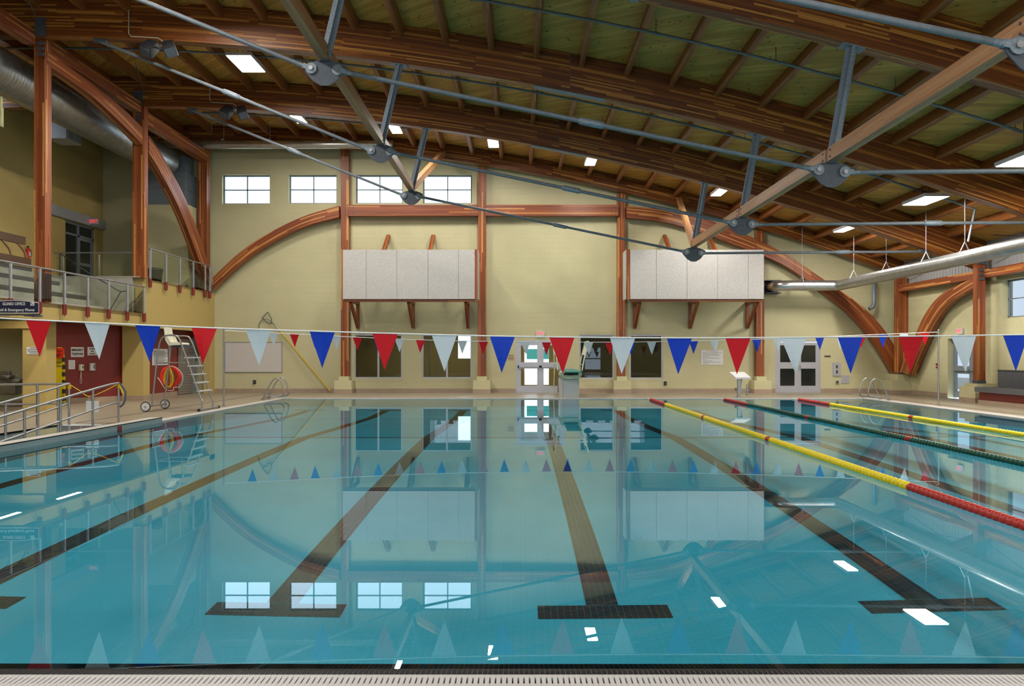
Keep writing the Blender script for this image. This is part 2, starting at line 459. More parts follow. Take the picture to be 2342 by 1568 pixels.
LWIN = (24.2, 25.45, 8.9, 9.95); LD = (28.9, 30.9, 4.0, 6.5)
wall('wall_left', 'x+', XLB, .3, -6, YW, 0, 10.6, [LWIN, LD], mat='wall_ochre', jmat='wall_ochre', bmin=(17, YW-.02))
nb = MB()
for c in cells(XLB-.3, XR+.3, 0, 11, [(-8, 11, 4.2, 6.2), (5.7, 7.1, .25, 1.15), (5.7, 7.1, 1.25, 2.2)]): nb.box(c[0], c[1], -6.3, -6, c[2], c[3])  # the wide high opening is made up for the rear fill light
obj('wall_near', nb, 'wall_yellow', kind='structure')
# metal cladding above the right wall
cl = MB(); y = 14.0; k = 0
while y < YW:
    cl.box(XR+.02+(.01 if k % 2 else 0), XR+.1, y, y+.1, 4.2, 6.2); y += .1; k += 1
cl.box(XR+.06, XR+.12, -6, 14, 4.2, 6.2)
obj('trim_5', cl, 'clad_grey', kind='structure', label='grey ribbed metal cladding above the right wall')

# ---- pool deck with the pool and the ramp channel left open
RX0, RX1, RY0, RY1 = -9.95, -8.42, 0.0, 17.05   # ramp channel
fl = MB()
for c in cells(XLB, XR, -6, YW, [(PX0-.05, PX1+.05, PY0, PY1+.05), (RX0, RX1, RY0, RY1), (-3.95, 3.97, 3.08, 3.68)]+[(PX0, PX1, 3.68, 3.91)]):
    fl.box(c[0], c[1], c[2], c[3], -.25, 0)
floor = obj('floor', fl, 'deck_tile', kind='structure')
cp = MB()
cp.box(PX0-.26, PX1+.42, PY1, PY1+.32, .0, .012)
cp.box(PX0-.27, PX0, 17.8, PY1, .0, .012)
cp.box(PX1, PX1+.42, PY0, PY1, .0, .012)
obj('pool_coping', cp, 'coping_tile', floor)
dr = MB()
dr.box(-9.86, -9.82, 17.3, 31, 0, .004); dr.box(12.72, 12.76, 8, 31, 0, .004); dr.box(-9.8, 12.7, 30.0, 30.03, 0, .004)
dr.box(-9.86, -8.5, 17.3, 17.33, 0, .004)
obj('joint_line', dr, 'concrete_dark', floor)

# pool basin
def dep(Y):
    if Y < 15.9: return -1.36
    if Y < 23: return -1.36-(Y-15.9)/7.1*2.2
    return -3.56
bs = MB(); ys = [PY0, 15.9, 23, PY1]
for i in range(3):
    a, b_ = ys[i], ys[i+1]
    bs.face([(PX0, a, dep(a)), (PX1, a, dep(a)), (PX1, b_, dep(b_)), (PX0, b_, dep(b_))])
basin = obj('pool_basin', bs, 'pool_tile', kind='structure')
rim = MB(); rim.box(PX0-.04, PX0, PY0, PY1, -.14, .0); rim.box(PX1, PX1+.04, PY0, PY1, -.14, .0); rim.box(PX0, PX1, PY1, PY1+.04, -.14, .0)
obj('pool_rim', rim, 'coping_tile', basin)
ws = MB(); ws.box(PX0-.04, PX0, PY0, PY1, -3.6, -.14); ws.box(PX1, PX1+.04, PY0, PY1, -3.6, -.14)
ws.box(PX0, PX1, PY1, PY1+.04, -3.6, -.14); ws.box(PX0, PX1, PY0-.05, PY0, -3.6, -.25)
obj('pool_wall', ws, 'pool_tile', basin)
bl = MB(); bl.box(PX0, PX1, 15.84, 15.96, -1.365, -1.352)
obj('depth_line', bl, 'lane_tile', basin, label='dark line across the floor where the pool deepens')
# lane lines: separate raised tiles with open joints
def tilerow(mb, x0, x1, y0, y1, s=.0508, g=.0034):
    nx = round((x1-x0)/s); ny = max(1, int((y1-y0)/s))
    for j in range(ny):
        ya, yb = y0+j*s+g/2, y0+(j+1)*s-g/2; za, zb = dep(ya)+.006, dep(yb)+.006
        for i in range(nx):
            xa, xb = x0+i*s+g/2, x0+(i+1)*s-g/2
            mb.face([(xa, ya, za), (xb, ya, za), (xb, yb, zb), (xa, yb, zb)])
for k in range(8):
    xc = -6.86+2.5*k
    lm = MB(); tilerow(lm, xc-.127, xc+.127, 6.12, 25.4)
    tilerow(lm, xc-.508, xc+.508, 5.86, 6.12); tilerow(lm, xc-.508, xc+.508, 25.4, 25.66)
    obj('lane_line', lm, 'lane_tile', basin, kind='stuff')
# water
def grid(x0, x1, y0, y1, z, n=24):
    mb = MB()
    for i in range(n):
        for j in range(n):
            xa, xb = x0+(x1-x0)*i/n, x0+(x1-x0)*(i+1)/n; ya, yb = y0+(y1-y0)*j/n, y0+(y1-y0)*(j+1)/n
            mb.face([(xa, ya, z), (xb, ya, z), (xb, yb, z), (xa, yb, z)], smooth=True)
    return mb
me_w = grid(PX0, PX1, 3.782, PY1, WZ, 1)
water = obj('pool_water', me_w, 'water', kind='structure')
try:
    water.cycles.is_caustics_caster = True
    for nm in ('pool_basin', 'pool_wall', 'depth_line'): bpy.data.objects[nm].cycles.is_caustics_receiver = True
    for o_ in basin.children: o_.cycles.is_caustics_receiver = True
except Exception as e: print('caustics', e)

# near edge: black edge tiles and slotted overflow grating
et = MB(); t_ = .0245; prof = [(3.680, .001), (3.7045, .001), (3.729, -.0005), (3.753, -.006), (3.777, -.013), (3.801, -.020), (3.826, -.029), (3.850, -.038), (3.874, -.048), (3.897, -.065), (3.908, -.09), (3.909, -.12)]
for j in range(len(prof)-1):
    (ya, za), (yb, zb) = prof[j], prof[j+1]
    for i in range(330):
        xa = -4.0+i*t_+.0011; xb = xa+t_-.0022
        et.face([(xa, ya+.0009, za), (xb, ya+.0009, za), (xb, yb-.0009, zb), (xa, yb-.0009, zb)])
gr_base = MB()
for j in range(len(prof)-1):
    (ya, za), (yb, zb) = prof[j], prof[j+1]
    gr_base.face([(PX0, ya, za-.003), (PX1, ya, za-.003), (PX1, yb, zb-.003), (PX0, yb, zb-.003)])
gr_base.box(PX0, PX1, 3.676, 3.6795, -.3, -.003)
edge = obj('pool_edge', gr_base, 'grout', kind='structure')
obj('edge_tiles', et, 'black_tile', edge, kind='stuff')
gt = thing('overflow_grating', (0, 3.4, -.005), 'white slotted overflow grating along the near pool edge', 'grating')
bar_m = MB(); bar_m.box(-.0093, .0093, -.30, .275, -.014, .006)
b0 = obj('grating_bar', bar_m, 'grating'); b0.parent = gt; b0.location = (-3.9, 0, .0); 
for i in range(1, 299):
    c = b0.copy(); COL.objects.link(c); c.location = (-3.9+i*.0262, 0, 0)
rl = MB()
for yy in (3.10, 3.33, 3.535, 3.655): rl.box(-3.92, 3.95, yy-.011, yy+.011, -.019, -.0035)
obj('cross_rail', rl, 'grating', gt)
fill = MB()
for yy, hw in ((3.11, .03), (3.33, .014), (3.567, .013), (3.662, .016)): fill.box(-3.92, 3.95, yy-hw, yy+hw, -.017, -.0005)
obj('grating_web', fill, 'grating', gt)
obj('grating_trough', B(-3.95, 3.97, 3.08, 3.68, -.25, -.04), 'void', gt)

# ---- roof: deck planks at 45 degrees, joists, cladding
def plank(k, wdt=.14):
    """diagonal plank: X + Y = s band"""
    st = wdt*math.sqrt(2); s0 = -14+k*st; s1 = s0+st-.006
    mb = MB(); xa, xb = XLB, XR+.6; xs = []; x = xa
    while x <= xb+1e-6: xs.append(x); x += 1.0
    dz = random.choice((0, .002, .004)); vo = k*.14
    pv = None
    for x in xs:
        ya, yb = s0-x, s1-x                       # runs toward +X,-Y
        z = Dz(x)+dz
        cur = (V((x, ya, z)), V((x, yb, z)), x)
        if pv:
            A, Bq, C, Dq = pv[0], cur[0], cur[1], pv[1]
            if max(A.y, Bq.y, C.y, Dq.y) > 1 and min(A.y, Bq.y, C.y, Dq.y) < YW+.2:
                u0, u1 = pv[2]*1.414+k*.9, x*1.414+k*.9
                mb.face([A, Dq, C, Bq], [(u0, vo), (u0, vo+.139), (u1, vo+.139), (u1, vo)])
                mb.face([A, Bq, Bq+V((0, 0, .03)), A+V((0, 0, .03))])
        pv = cur
    return mb
dk = MB(); xs = [XLB-.3+i for i in range(34)]
for i in range(33):
    a, b_ = xs[i], xs[i+1]
    dk.face([(a, -6.3, Dz(a)+.02), (a, YW+.3, Dz(a)+.02), (b_, YW+.3, Dz(b_)+.02), (b_, -6.3, Dz(b_)+.02)],
            [(a, -6), (a, YW), (b_, YW), (b_, -6)])
    dk.face([(a, -6.3, Dz(a)+.2), (b_, -6.3, Dz(b_)+.2), (b_, YW+.3, Dz(b_)+.2), (a, YW+.3, Dz(a)+.2)])
ceiling = obj('ceiling', dk, 'deck_wood', kind='structure')
np_ = 0
for k in range(400):
    st = .14*math.sqrt(2); s0 = -14+k*st
    if s0 < -6 or s0 > YW+XR: continue
    m_ = plank(k)
    if m_.f and np_ < 298:
        obj('ceiling_plank', m_, 'deck_wood', ceiling); np_ += 1
BY = [30.85, 25.4, 19.8, 14.1, 8.4, 2.8, -2.8]       # front faces of the roof beams
BT = .3
jl = {}
x = -3.22-1.13*11
jx = []
while x < XR-.3: jx.append(x); x += 1.15-.0035*max(0, x)
for bi in range(5):
    ya, yb = BY[bi+1]+BT, BY[bi]
    for x in jx:
        if x < XLB+.2: continue
        sl = math.atan(-.177-.0132*x)
        key = bi
        mb = MB(); mb.box(-.065, .065, 0, yb-ya, -.30, 0, along=1)
        if key not in jl:
            o = obj('ceiling_joist', mb, 'joist_wood', ceiling); jl[key] = o
            o.location = (x, ya, Dz(x)); o.rotation_euler = (0, -sl, 0)
        else:
            o = jl[key].copy(); COL.objects.link(o); o.location = (x, ya, Dz(x)); o.rotation_euler = (0, -sl, 0)

# ---- windows and doors of the far wall
def window(name, h, Y, cols, rows, fr=.05, mat='frame_grey', pane='glass', depth=.06, rev=.12, mw=None):
    x0, x1, z0, z1 = h; f = MB(); mw = mw or fr*.8
    ya, yb = Y+rev, Y+rev+depth
    f.box(x0, x1, ya, yb, z0, z0+fr); f.box(x0, x1, ya, yb, z1-fr, z1)
    f.box(x0, x0+fr, ya, yb, z0+fr, z1-fr); f.box(x1-fr, x1, ya, yb, z0+fr, z1-fr)
    for i in range(1, cols):
        xm = x0+(x1-x0)*i/cols; f.box(xm-mw/2, xm+mw/2, ya, yb, z0+fr, z1-fr)
    for i in range(1, rows):
        zm = z0+(z1-z0)*i/rows; f.box(x0+fr, x1-fr, ya, yb, zm-mw/2, zm+mw/2)
    o = obj(name, f, mat, kind='structure')
    for i in range(cols):
        for j in range(rows):
            xa, xb = x0+(x1-x0)*i/cols, x0+(x1-x0)*(i+1)/cols; za, zb = z0+(z1-z0)*j/rows, z0+(z1-z0)*(j+1)/rows
            g = MB(); e = mw/2+.004; ym = (ya+yb)/2
            g.face([(xa+e, ym, za+e), (xb-e, ym, za+e), (xb-e, ym, zb-e), (xa+e, ym, zb-e)])
            obj('pane', g, pane, o)
    return o
for i, h in enumerate(UPW): window('window_%d' % (i+1), h, YW, 2, 2, .055, rev=.16)
for i, h in enumerate(LOW): window('window_%d' % (i+5), h, YW, 2 if i < 2 else 1, 1, .055, 'aluminium', 'glass_dim', rev=.03, mw=.07)
def double_door(name, x0, x1, z1, Y, pane, fr=.07):
    f = MB(); ya, yb = Y+.0, Y+.08
    f.box(x0, x0+fr, ya, yb, 0, z1); f.box(x1-fr, x1, ya, yb, 0, z1); f.box(x0+fr, x1-fr, ya, yb, z1-fr, z1); f.box(x0+fr, x1-fr, ya, yb+.2, 0, .018)
    o = obj(name, f, 'aluminium', kind='structure')
    xm = (x0+x1)/2
    for s, (a, b_) in ((0, (x0+fr, xm)), (1, (xm, x1-fr))):
        d = MB(); st = .13; a2, b2 = a+.001, b_-.001
        zs = [.02, .27, .96, 1.22, z1-fr-.13-.0, z1-fr-.01]
        d.box(a2, a2+st, ya+.01, yb-.015, .02, zs[5]); d.box(b2-st, b2, ya+.01, yb-.015, .02, zs[5])
        for p, q in ((0, 1), (2, 3), (4, 5)): d.box(a2+st, b2-st, ya+.01, yb-.015, zs[p], zs[q])
        leaf = obj('door_leaf', d, 'aluminium', o)
        for p, q in ((1, 2), (3, 4)):
            g = MB(); ym = ya+.04; g.face([(a2+st, ym, zs[p]), (b2-st, ym, zs[p]), (b2-st, ym, zs[q]), (a2+st, ym, zs[q])])
            obj('pane', g, pane, leaf)
        if pane == 'glass':
            p = MB(); p.box(a2+.02, b2-.02, ya-.06, ya-.02, 1.02, 1.07); obj('push_bar', p, 'aluminium', leaf)
            p = MB(); p.box(a2+.0, a2+.05, ya-.065, ya+.01, 1.0, 1.09); p.box(b2-.05, b2, ya-.065, ya+.01, 1.0, 1.09); obj('bar_end', p, 'black_plastic', leaf)
        else:
            xh = b2-.07 if s == 0 else a2+.07; sg = -1 if s == 0 else 1
            p = MB(); p.tube(smoothpts([(xh, ya, 1.08), (xh, ya-.06, 1.08), (xh+sg*.02, ya-.06, 1.0), (xh+sg*.02, ya-.06, .92), (xh, ya, .90)], 4), .012, 8)
            obj('door_handle', p, 'stainless', leaf)
    return o
double_door('door_1', D1[0], D1[1], D1[3], YW, 'glass')
double_door('door_2', D2[0], D2[1], D2[3], YW, 'dark_pane')  # opaque panes: the dark of the unlit room behind is in their colour
# room behind the far wall (seen through the panes)
rm = MB()
rm.box(-8.5, 9, YW+5.5, YW+5.7, 0, 2.9) if False else None
for c in cells(-8.5, 9, 0, 2.9, [(.2, 1.35, .10, 2.1), (-2.95, -2.3, 1.35, 2.5)]): rm.box(c[0], c[1], YW+5.5, YW+5.7, c[2], c[3])
rm.box(-8.7, -8.5, YW+.3, YW+5.7, 0, 2.9); rm.box(2.05, 2.15, YW+.3, YW+5.5, 0, 2.9); rm.box(-.9, -.8, YW+.3, YW+5.5, 0, 2.9); rm.box(9, 9.2, YW+.3, YW+5.7, 0, 2.9)
obj('wall_back_room', rm, 'paint_ochre', kind='structure')
obj('floor_back_room', B(-8.7, 9.2, YW+.3, YW+5.7, -.2, 0), 'deck_tile', kind='structure')
obj('ceiling_back_room', B(-8.7, 9.2, YW+.3, YW+5.7, 2.9, 3.0), 'white_paint', kind='structure')
obj('trim_10', B(.35, 3, YW+12, YW+12.1, 1.28, 1.85), 'teal_panel', kind='structure', label='teal fence outside beyond the exit doors')
obj('ground_outside', B(-30, 30, YW+5.8, YW+40, -.1, -.02), 'concrete', kind='structure')
pt = MB(); pt.box(-6.2, -4.8, YW+3.6, YW+4.1, 0, .45); pt.box(-4.5, -1.8, YW+2.6, YW+4.4, 0, .42)
obj('trim_8', pt, 'concrete', kind='structure', label='low grey pool surround in the room behind the windows')
area('back_room_light', (-3, YW+3, 2.8), (0, 0, 0), 6, 2, 55, (1, .93, .8)); area('back_room_light', (1.0, YW+3, 2.8), (0, 0, 0), 1, 2, 25, (1, .93, .8)); area('back_room_light', (6, YW+3, 2.8), (0, 0, 0), 3, 1, 4, (1, .93, .8))  # unseen lights without fixtures, added to brighten the back room
rt = MB()
for xx in (-3.9, -3.55): rt.box(xx, xx+.04, YW+2, YW+2.04, 0, 2.2)
obj('trim_9', rt, 'aluminium', kind='structure', label='pale uprights seen through the second lower window')

# ---- baseboards
def base(name, pts, h=.14, t=.012):
    mb = MB()
    for (x0, y0, x1, y1) in pts:
        d = V((x1-x0, y1-y0, 0)); n = V((d.y, -d.x, 0)).normalized()*t
        mb.prism([(x0, y0, 0), (x1, y1, 0), (x1, y1, h), (x0, y0, h)], n)
    return obj(name, mb, 'baseboard_tile', kind='structure')
YB = YW-.001
base('baseboard_far', [(XL, YB, D1[0], YB), (D1[1], YB, D2[0], YB), (D2[1], YB, XR, YB)], .16, .02)
base('baseboard_right', [(XR-.001, YW, XR-.001, RD[1]), (XR-.001, RD[0], XR-.001, 14)], .16, .02)

# ---- right wall door and windows
rd = MB(); x0, x1 = XR+.20, XR+.27
rd.box(x0, x1, RD[0], RD[0]+.07, 0, RD[3]); rd.box(x0, x1, RD[1]-.07, RD[1], 0, RD[3]); rd.box(x0, x1, RD[0], RD[1], RD[3]-.16, RD[3])
d3 = obj('door_3', rd, 'frame_grey', kind='structure')
for a, b_ in ((RD[1]-.07-.98, RD[1]-.07), (RD[0]+.07, RD[1]-.07-.99)):
    m_ = MB(); m_.box(x0+.01, x1-.01, a, a+.09, .02, RD[3]-.17); m_.box(x0+.01, x1-.01, b_-.09, b_, .02, RD[3]-.17)
    for p, q in ((.02, .24), (.86, 1.13), (RD[3]-.27, RD[3]-.17)): m_.box(x0+.01, x1-.01, a+.09, b_-.09, p, q)
    lf = obj('door_leaf', m_, 'frame_grey', d3)
    for p, q in ((.24, .86), (1.13, RD[3]-.27)):
        g = MB(); g.face([(x0+.04, a+.09, p), (x0+.04, b_-.09, p), (x0+.04, b_-.09, q), (x0+.04, a+.09, q)]); obj('pane', g, 'film_pane', lf)
    obj('push_bar', B(x0-.05, x0-.02, a+.03, b_-.03, .96, 1.02), 'frame_grey', lf)
def side_window(name, h, cols, rows, pane='film_pane', x0=XR+.2, x1=XR+.26, mat='frame_grey'):
    a0, a1, z0, z1 = h; f = MB(); fr = .05
    f.box(x0, x1, a0, a1, z0, z0+fr); f.box(x0, x1, a0, a1, z1-fr, z1); f.box(x0, x1, a0, a0+fr, z0, z1); f.box(x0, x1, a1-fr, a1, z0, z1)
    for i in range(1, cols): m_ = a0+(a1-a0)*i/cols; f.box(x0, x1, m_-.02, m_+.02, z0, z1)
    for i in range(1, rows): m_ = z0+(z1-z0)*i/rows; f.box(x0, x1, a0, a1, m_-.02, m_+.02)
    o = obj(name, f, mat, kind='structure'); xm = (x0+x1)/2
    for i in range(cols):
        for j in range(rows):
            ya, yb = a0+(a1-a0)*i/cols+.024, a0+(a1-a0)*(i+1)/cols-.024; za, zb = z0+(z1-z0)*j/rows+.024, z0+(z1-z0)*(j+1)/rows-.024
            g = MB(); g.face([(xm, ya, za), (xm, yb, za), (xm, yb, zb), (xm, ya, zb)]); obj('pane', g, pane, o)
    return o
side_window('window_9', RW1, 4, 2); side_window('window_10', (13.2, 17.2, 2.66, 3.85), 4, 2)
side_window('window_11', LWIN, 2, 2, 'glass', XLB-.2, XLB-.14, 'white_paint')
# ================================================================ ROOF STRUCTURE
xsb = [XLB+(XR+.2-XLB)*i/48 for i in range(49)]
def rod_end(parent, c, dx, dz, ang):
    """clevis with eye and bolt at gusset hole"""
    e = V((c[0]+dx, c[1], c[2]+dz)); d = V((math.copysign(1, dx)*math.cos(ang), 0, math.sin(ang)))
    m = MB()
    for sy in (-.035, .035): m.disc((e.x, e.y+sy, e.z), (0, 1, 0), .10, .02, 18)
    m.bar(e+V((0, -.035, 0)), e+d*.16+V((0, -.035, 0)), .016, .09, (0, 0, 1)); m.bar(e+V((0, .035, 0)), e+d*.16+V((0, .035, 0)), .016, .09)
    m.tube([e+d*.13, e+d*.27], .045, 12)
    cl = obj('clevis', m, 'galvanised', parent)
    b = MB(); b.disc((e.x, e.y-.055, e.z), (0, 1, 0), .042, .04, 6); obj('bolt', b, 'stainless', cl)
    return e+d*.26
def truss(bi, label):
    Y = BY[bi]; yc = Y+BT/2; up = .36 if bi == 0 else 0
    t = thing('roof_beam', (0, Y, Fz(0)), label, 'roof beam', 'curved timber roof beams')
    a = [(x, Y, Fz(x)+up) for x in xsb]; b_ = [(x, Y, Dz(x)-.005) for x in xsb]
    # two lengths meeting at the splice
    for lo, hi in ((0, 27), (27, 48)):
        o = MB(); g = .012 if lo else 0
        aa = [(p[0]+(g if k == 0 else 0), p[1], p[2]) for k, p in enumerate(a[lo:hi+1])]
        bb = [(p[0]+(g if k == 0 else 0), p[1], p[2]) for k, p in enumerate(b_[lo:hi+1])]
        o.ribbon(aa, bb, (0, BT, 0)); obj('timber_length', o, 'glulam', t)
    if bi == 0: return t
    xs_ = a[27][0]
    sp = MB(); n = 6; q = [xs_-.9+1.8*i/n for i in range(n+1)]
    sp.ribbon([(x, Y+.03, Fz(x)-.03) for x in q], [(x, Y+.03, Fz(x)-.005) for x in q], (0, BT-.06, 0)); obj('splice_plate', sp, 'galvanised', t)
    br = MB(); br.box(xs_-.004+0, xs_+.012, Y-.004, Y+.004, Fz(xs_)+.02, Dz(xs_)-.02); obj('splice_joint', br, 'galv_dark', t)
    nodes = []
    for nx, nz, tx in ((-3.56, 6.68, -3.08), (5.66, 4.83, 6.03)):
        c = V((nx, yc, nz)); top = V((tx, yc, Fz(tx)-.0)); s0 = c+V((0, 0, .16))
        # gusset plate: onion outline
        pl = [(-.40, .07), (-.30, .12), (-.17, .16), (.17, .16), (.30, .12), (.40, .07), (.37, -.03), (.22, -.18), (.08, -.255), (-.08, -.255), (-.22, -.18), (-.37, -.03)]
        m = MB(); m.prism([(nx+p*.95, yc-.012, nz+q_*1.08) for p, q_ in pl], (0, .024, 0)); gp = obj('gusset_plate', m, 'galv_dark', t)
        m = MB(); m.box(nx-.10, nx+.10, yc-.07, yc+.07, nz+.155, nz+.185); obj('cap_plate', m, 'galv_dark', gp)
        m = MB(); m.bar(s0+V((0, 0, .02)), top, .24, .05, (1, 0, 0), 1.0)
        m.bar(s0+V((.0, 0, .02)), top, .03, .19, (1, 0, 0)); obj('steel_post', m, 'galvanised', t)
        m = MB(); sl = -.177-.0132*tx
        m.prism([(tx-.2, Y+.02, Fz(tx-.2)-.02), (tx+.2, Y+.02, Fz(tx+.2)-.02), (tx+.2, Y+.02, Fz(tx+.2)-.001), (tx-.2, Y+.02, Fz(tx-.2)-.001)], (0, BT-.04, 0)); obj('post_head', m, 'galvanised', t)
        nodes.append((c, gp))
    (cL, gL), (cR, gR) = nodes
    rr = .042
    def rod(p0, p1, cps=()):
        m = MB(); m.tube([p0, p1], rr, 12); r_ = obj('tie_rod', m, 'rod_steel', t)
        for f in cps:
            c0 = p0.lerp(p1, f); d = (p1-p0).normalized(); m = MB(); m.tube([c0-d*.24, c0-d*.2, c0+d*.2, c0+d*.24], .06, 12, radii=[.045, .068, .068, .045]); obj('rod_coupler', m, 'galvanised', r_)
    aL = V((-10.7, yc, Fz(-10.7)-.06)); dl = (aL-cL); e1 = rod_end(gL, cL, -.24, .03, math.atan2(dl.z, -dl.x))
    rod(e1, aL, (.5,))
    dm = cR-cL; am = math.atan2(dm.z, dm.x)
    e2 = rod_end(gL, cL, .24, -.0, am); e3 = rod_end(gR, cR, -.24, .04, -am)
    rod(e2, e3, (.53,))
    xr = 13.2; aR = V((xr, yc, Fz(xr)-.04)); dr_ = aR-cR
    e4 = rod_end(gR, cR, .24, .0, math.atan2(dr_.z, dr_.x)); rod(e4, aR, (.62,))
    for p in (aL, aR):
        m = MB(); m.box(p.x-.16, p.x+.16, yc-.05, yc+.05, p.z-.03, Fz(p.x)+.03); obj('rod_anchor', m, 'galv_dark', t)
    return t
truss(0, 'shallow curved timber beam lying along the top of the far end wall')
truss(1, 'curved timber roof beam with steel tie rods, second from the far wall')
truss(2, 'curved timber roof beam with steel tie rods, third from the far wall')
truss(3, 'curved timber roof beam with steel tie rods, fourth from the far wall')
truss(4, 'curved timber roof beam overhead, only its steel plate and rods visible at the top right')
truss(5, 'curved timber roof beam above the near pool edge')
truss(6, 'curved timber roof beam behind the camera')

# purlin struts joining the node plates
for nx, nz, xe, lab in ((-3.56, 6.68, -3.02, 'left'), (5.66, 4.83, 6.25, 'right')):
    zt = nz+.185+.12
    for i in range(1, 6):
        ya, yb = BY[i+1]+BT/2+.05, BY[i]+BT/2-.05
        where = {1: 'between the two farthest node plates', 2: 'between the second and third node plates', 3: 'leading in to the third node plate from overhead', 4: 'above the near half of the pool', 5: 'over the near edge'}[i]
        o = MB(); o.bar((nx, ya, zt), (nx, yb, zt), .17, .24)
        t = obj('timber_strut', o, 'strut_wood', None, 'pale square timber strut %s on the %s' % (where, lab), 'strut', 'timber struts joining the node plates', at=(nx, ya, zt))
        bm_ = MB()
        for yy in (ya+.12, yb-.12):
            for dz_ in (-.06, .06):
                bm_.disc((nx+(-.09 if lab == 'right' else .09), yy, zt+dz_), (1, 0, 0), .018, .02, 8)
        obj('bolt', bm_, 'galv_dark', t)
    o = MB(); o.bar((nx, BY[1]+BT/2+.02, nz+.28), (xe, BY[0]-.02, Fz(xe)+.60), .17, .22)
    obj('timber_strut', o, 'strut_wood', None, 'slanting timber strut rising from the farthest %s node plate to the end wall beam' % lab, 'strut', 'timber struts joining the node plates', at=(nx, BY[1]+.2, nz+.2))

# ---- lamps
LAMPS = [(563,147,22.1,2,'large bright twin lamp above the pair of loudspeakers, upper left'),
 (680,270,27.4,1,'bright ceiling lamp partly crossed by a steel rod above the horizontal duct'),
 (903,294,27.6,1,'bright ceiling lamp directly above the end of the horizontal silver duct'),
 (1128,327,27.9,1,'bright ceiling lamp near the far wall column right of the four high windows'),
 (1352,369,27.9,1,'bright ceiling lamp above the middle of the far wall'),
 (1647,440,27.9,1,'bright ceiling lamp between two steel posts above the right wall panel'),
 (1934,525,27.9,1,'bright ceiling lamp above the spiral duct, smallest on the right'),
 (2116,460,22.1,2,'large bright twin lamp above the spiral duct on the right'),
 (2352,366,17.0,2,'bright twin lamp cut by the right picture edge')]
LOFF = [(-7.6,17,2),(-7.6,11,2),(11,11,2),(-7.6,5,2),(11,5,2),(2,5,1),(-7.6,0,2),(11,0,2)]
def lamp(c, n, label):
    t = thing('high_bay_lamp', c, label, 'ceiling light', 'rectangular ceiling lamps')
    w_ = .36 if n == 1 else .66; l = 1.25
    h = MB(); h.box(c[0]-w_/2-.02, c[0]+w_/2+.02, c[1]-l/2-.02, c[1]+l/2+.02, c[2]+.012, c[2]+.10); obj('housing', h, 'white_paint', t)
    for i in range(n):
        a = c[0]-w_/2+(w_/n)*i; g = MB(); g.box(a+.006, a+w_/n-.006, c[1]-l/2, c[1]+l/2, c[2], c[2]+.011); obj('diffuser', g, 'lamp_glow', t)
    s = MB()
    for dx in (-.1, .1): s.tube([(c[0]+dx, c[1], c[2]+.1), (c[0]+dx, c[1], Dz(c[0]+dx))], .008, 6)
    obj('hanger', s, 'galv_dark', t)
    area('lamp_light', (c[0], c[1], c[2]-.02), (0, 0, 0), w_, l, LAMP_W*n, (1, .95, .88))
LAMP_W = 185
for (x, y, Y, n, lb) in LAMPS: lamp(PY(x, y, Y), n, lb)
for (x, y, n) in LOFF: lamp(V((x, y, Fz(x)+.5)), n, 'rectangular ceiling lamp outside the picture')

# ---- columns
def column(x, y0, zb, zt, label, wx=.31, wy=.45, group='timber columns', bracket=True):
    t = thing('timber_column', (x, y0+wy/2, zb), label, 'column', group)
    obj('shaft', B(x-wx/2, x+wx/2, y0, y0+wy, zb, zt, along=2), 'glulam_column', t)
    if bracket: obj('base_shoe', B(x-wx/2-.012, x+wx/2+.012, y0-.012, y0+wy+.012, zb-.06, zb+.06), 'galv_dark', t)
    return t
FC = [(783.5, 'left of the left wall panel'), (1101.5, 'between the left wall panel and the exit doors'), (1424, 'right of the exit doors'), (1746, 'left of the grey double doors')]
for px, lb in FC:
    x = (px-CX)/F_PX*30.8; fy = YW-.5
    column(x, fy+.18, .66, Fz(x)+.36, 'timber column on the far wall '+lb, wy=.31, bracket=False)
    p = MB(); p.box(x-.34, x+.34, fy-.15, YW, 0, .50); p.box(x-.2, x+.2, fy+.0, YW, .50, .66)
    pd = obj('column_plinth', p, 'wall_yellow', None, 'yellow block plinth under the timber column '+lb, 'plinth', 'yellow column plinths', at=(x, fy, 0), bevel=.01)
    q = MB(); q.box(x-.355, x+.355, fy-.165, YW, 0, .16); obj('tile_skirt', q, 'baseboard_tile', pd)
column(-12.5, 30.75, 4.0, Fz(-12.37)+.3, 'timber column in the far left corner where the wall arch ends', wx=.36, wy=.34, bracket=False)
column(-12.37, 25.35, 4.0, Fz(-12.25), 'timber column standing at the landing edge, second from the far wall', wx=.38, wy=.25, bracket=False)
column(-12.36, 20.12, 2.86, Fz(-12.15)+.5, 'tall timber column rising through the lower glass railing', wx=.28, wy=.28, bracket=False)
column(-12.36, 14.42, 2.86, Fz(-12.15), 'timber column left of the picture edge', wx=.33, wy=.28, bracket=False)
column(14.9, 30.45, .75, Fz(14.9)+.2, 'timber column in the far right corner between two arches', wx=.38, wy=.35)
column(14.645, 24.85, .64, Fz(14.62), 'timber column beside the grey bench on the right wall', wx=.25, wy=.26)
column(14.85, 19.8, .62, Fz(14.85), 'timber column right of the picture edge', wx=.44, wy=.4)
p = MB(); p.box(14.35, XR, 30.2, YW, 0, .52); p.box(14.62, 15.09, 30.3, YW, .52, .76)
pd = obj('column_plinth', p, 'wall_yellow', None, 'yellow corner plinth under the meeting arches', 'plinth', 'yellow column plinths', at=(14.9, 30.5, 0), bevel=.01)
obj('tile_skirt', B(14.335, XR, 30.185, YW, 0, .15), 'baseboard_tile', pd)
p = MB(); p.box(14.3, XR, 24.6, 25.5, 0, .50); p.box(14.42, 15.09, 24.7, 25.4, .50, .60)
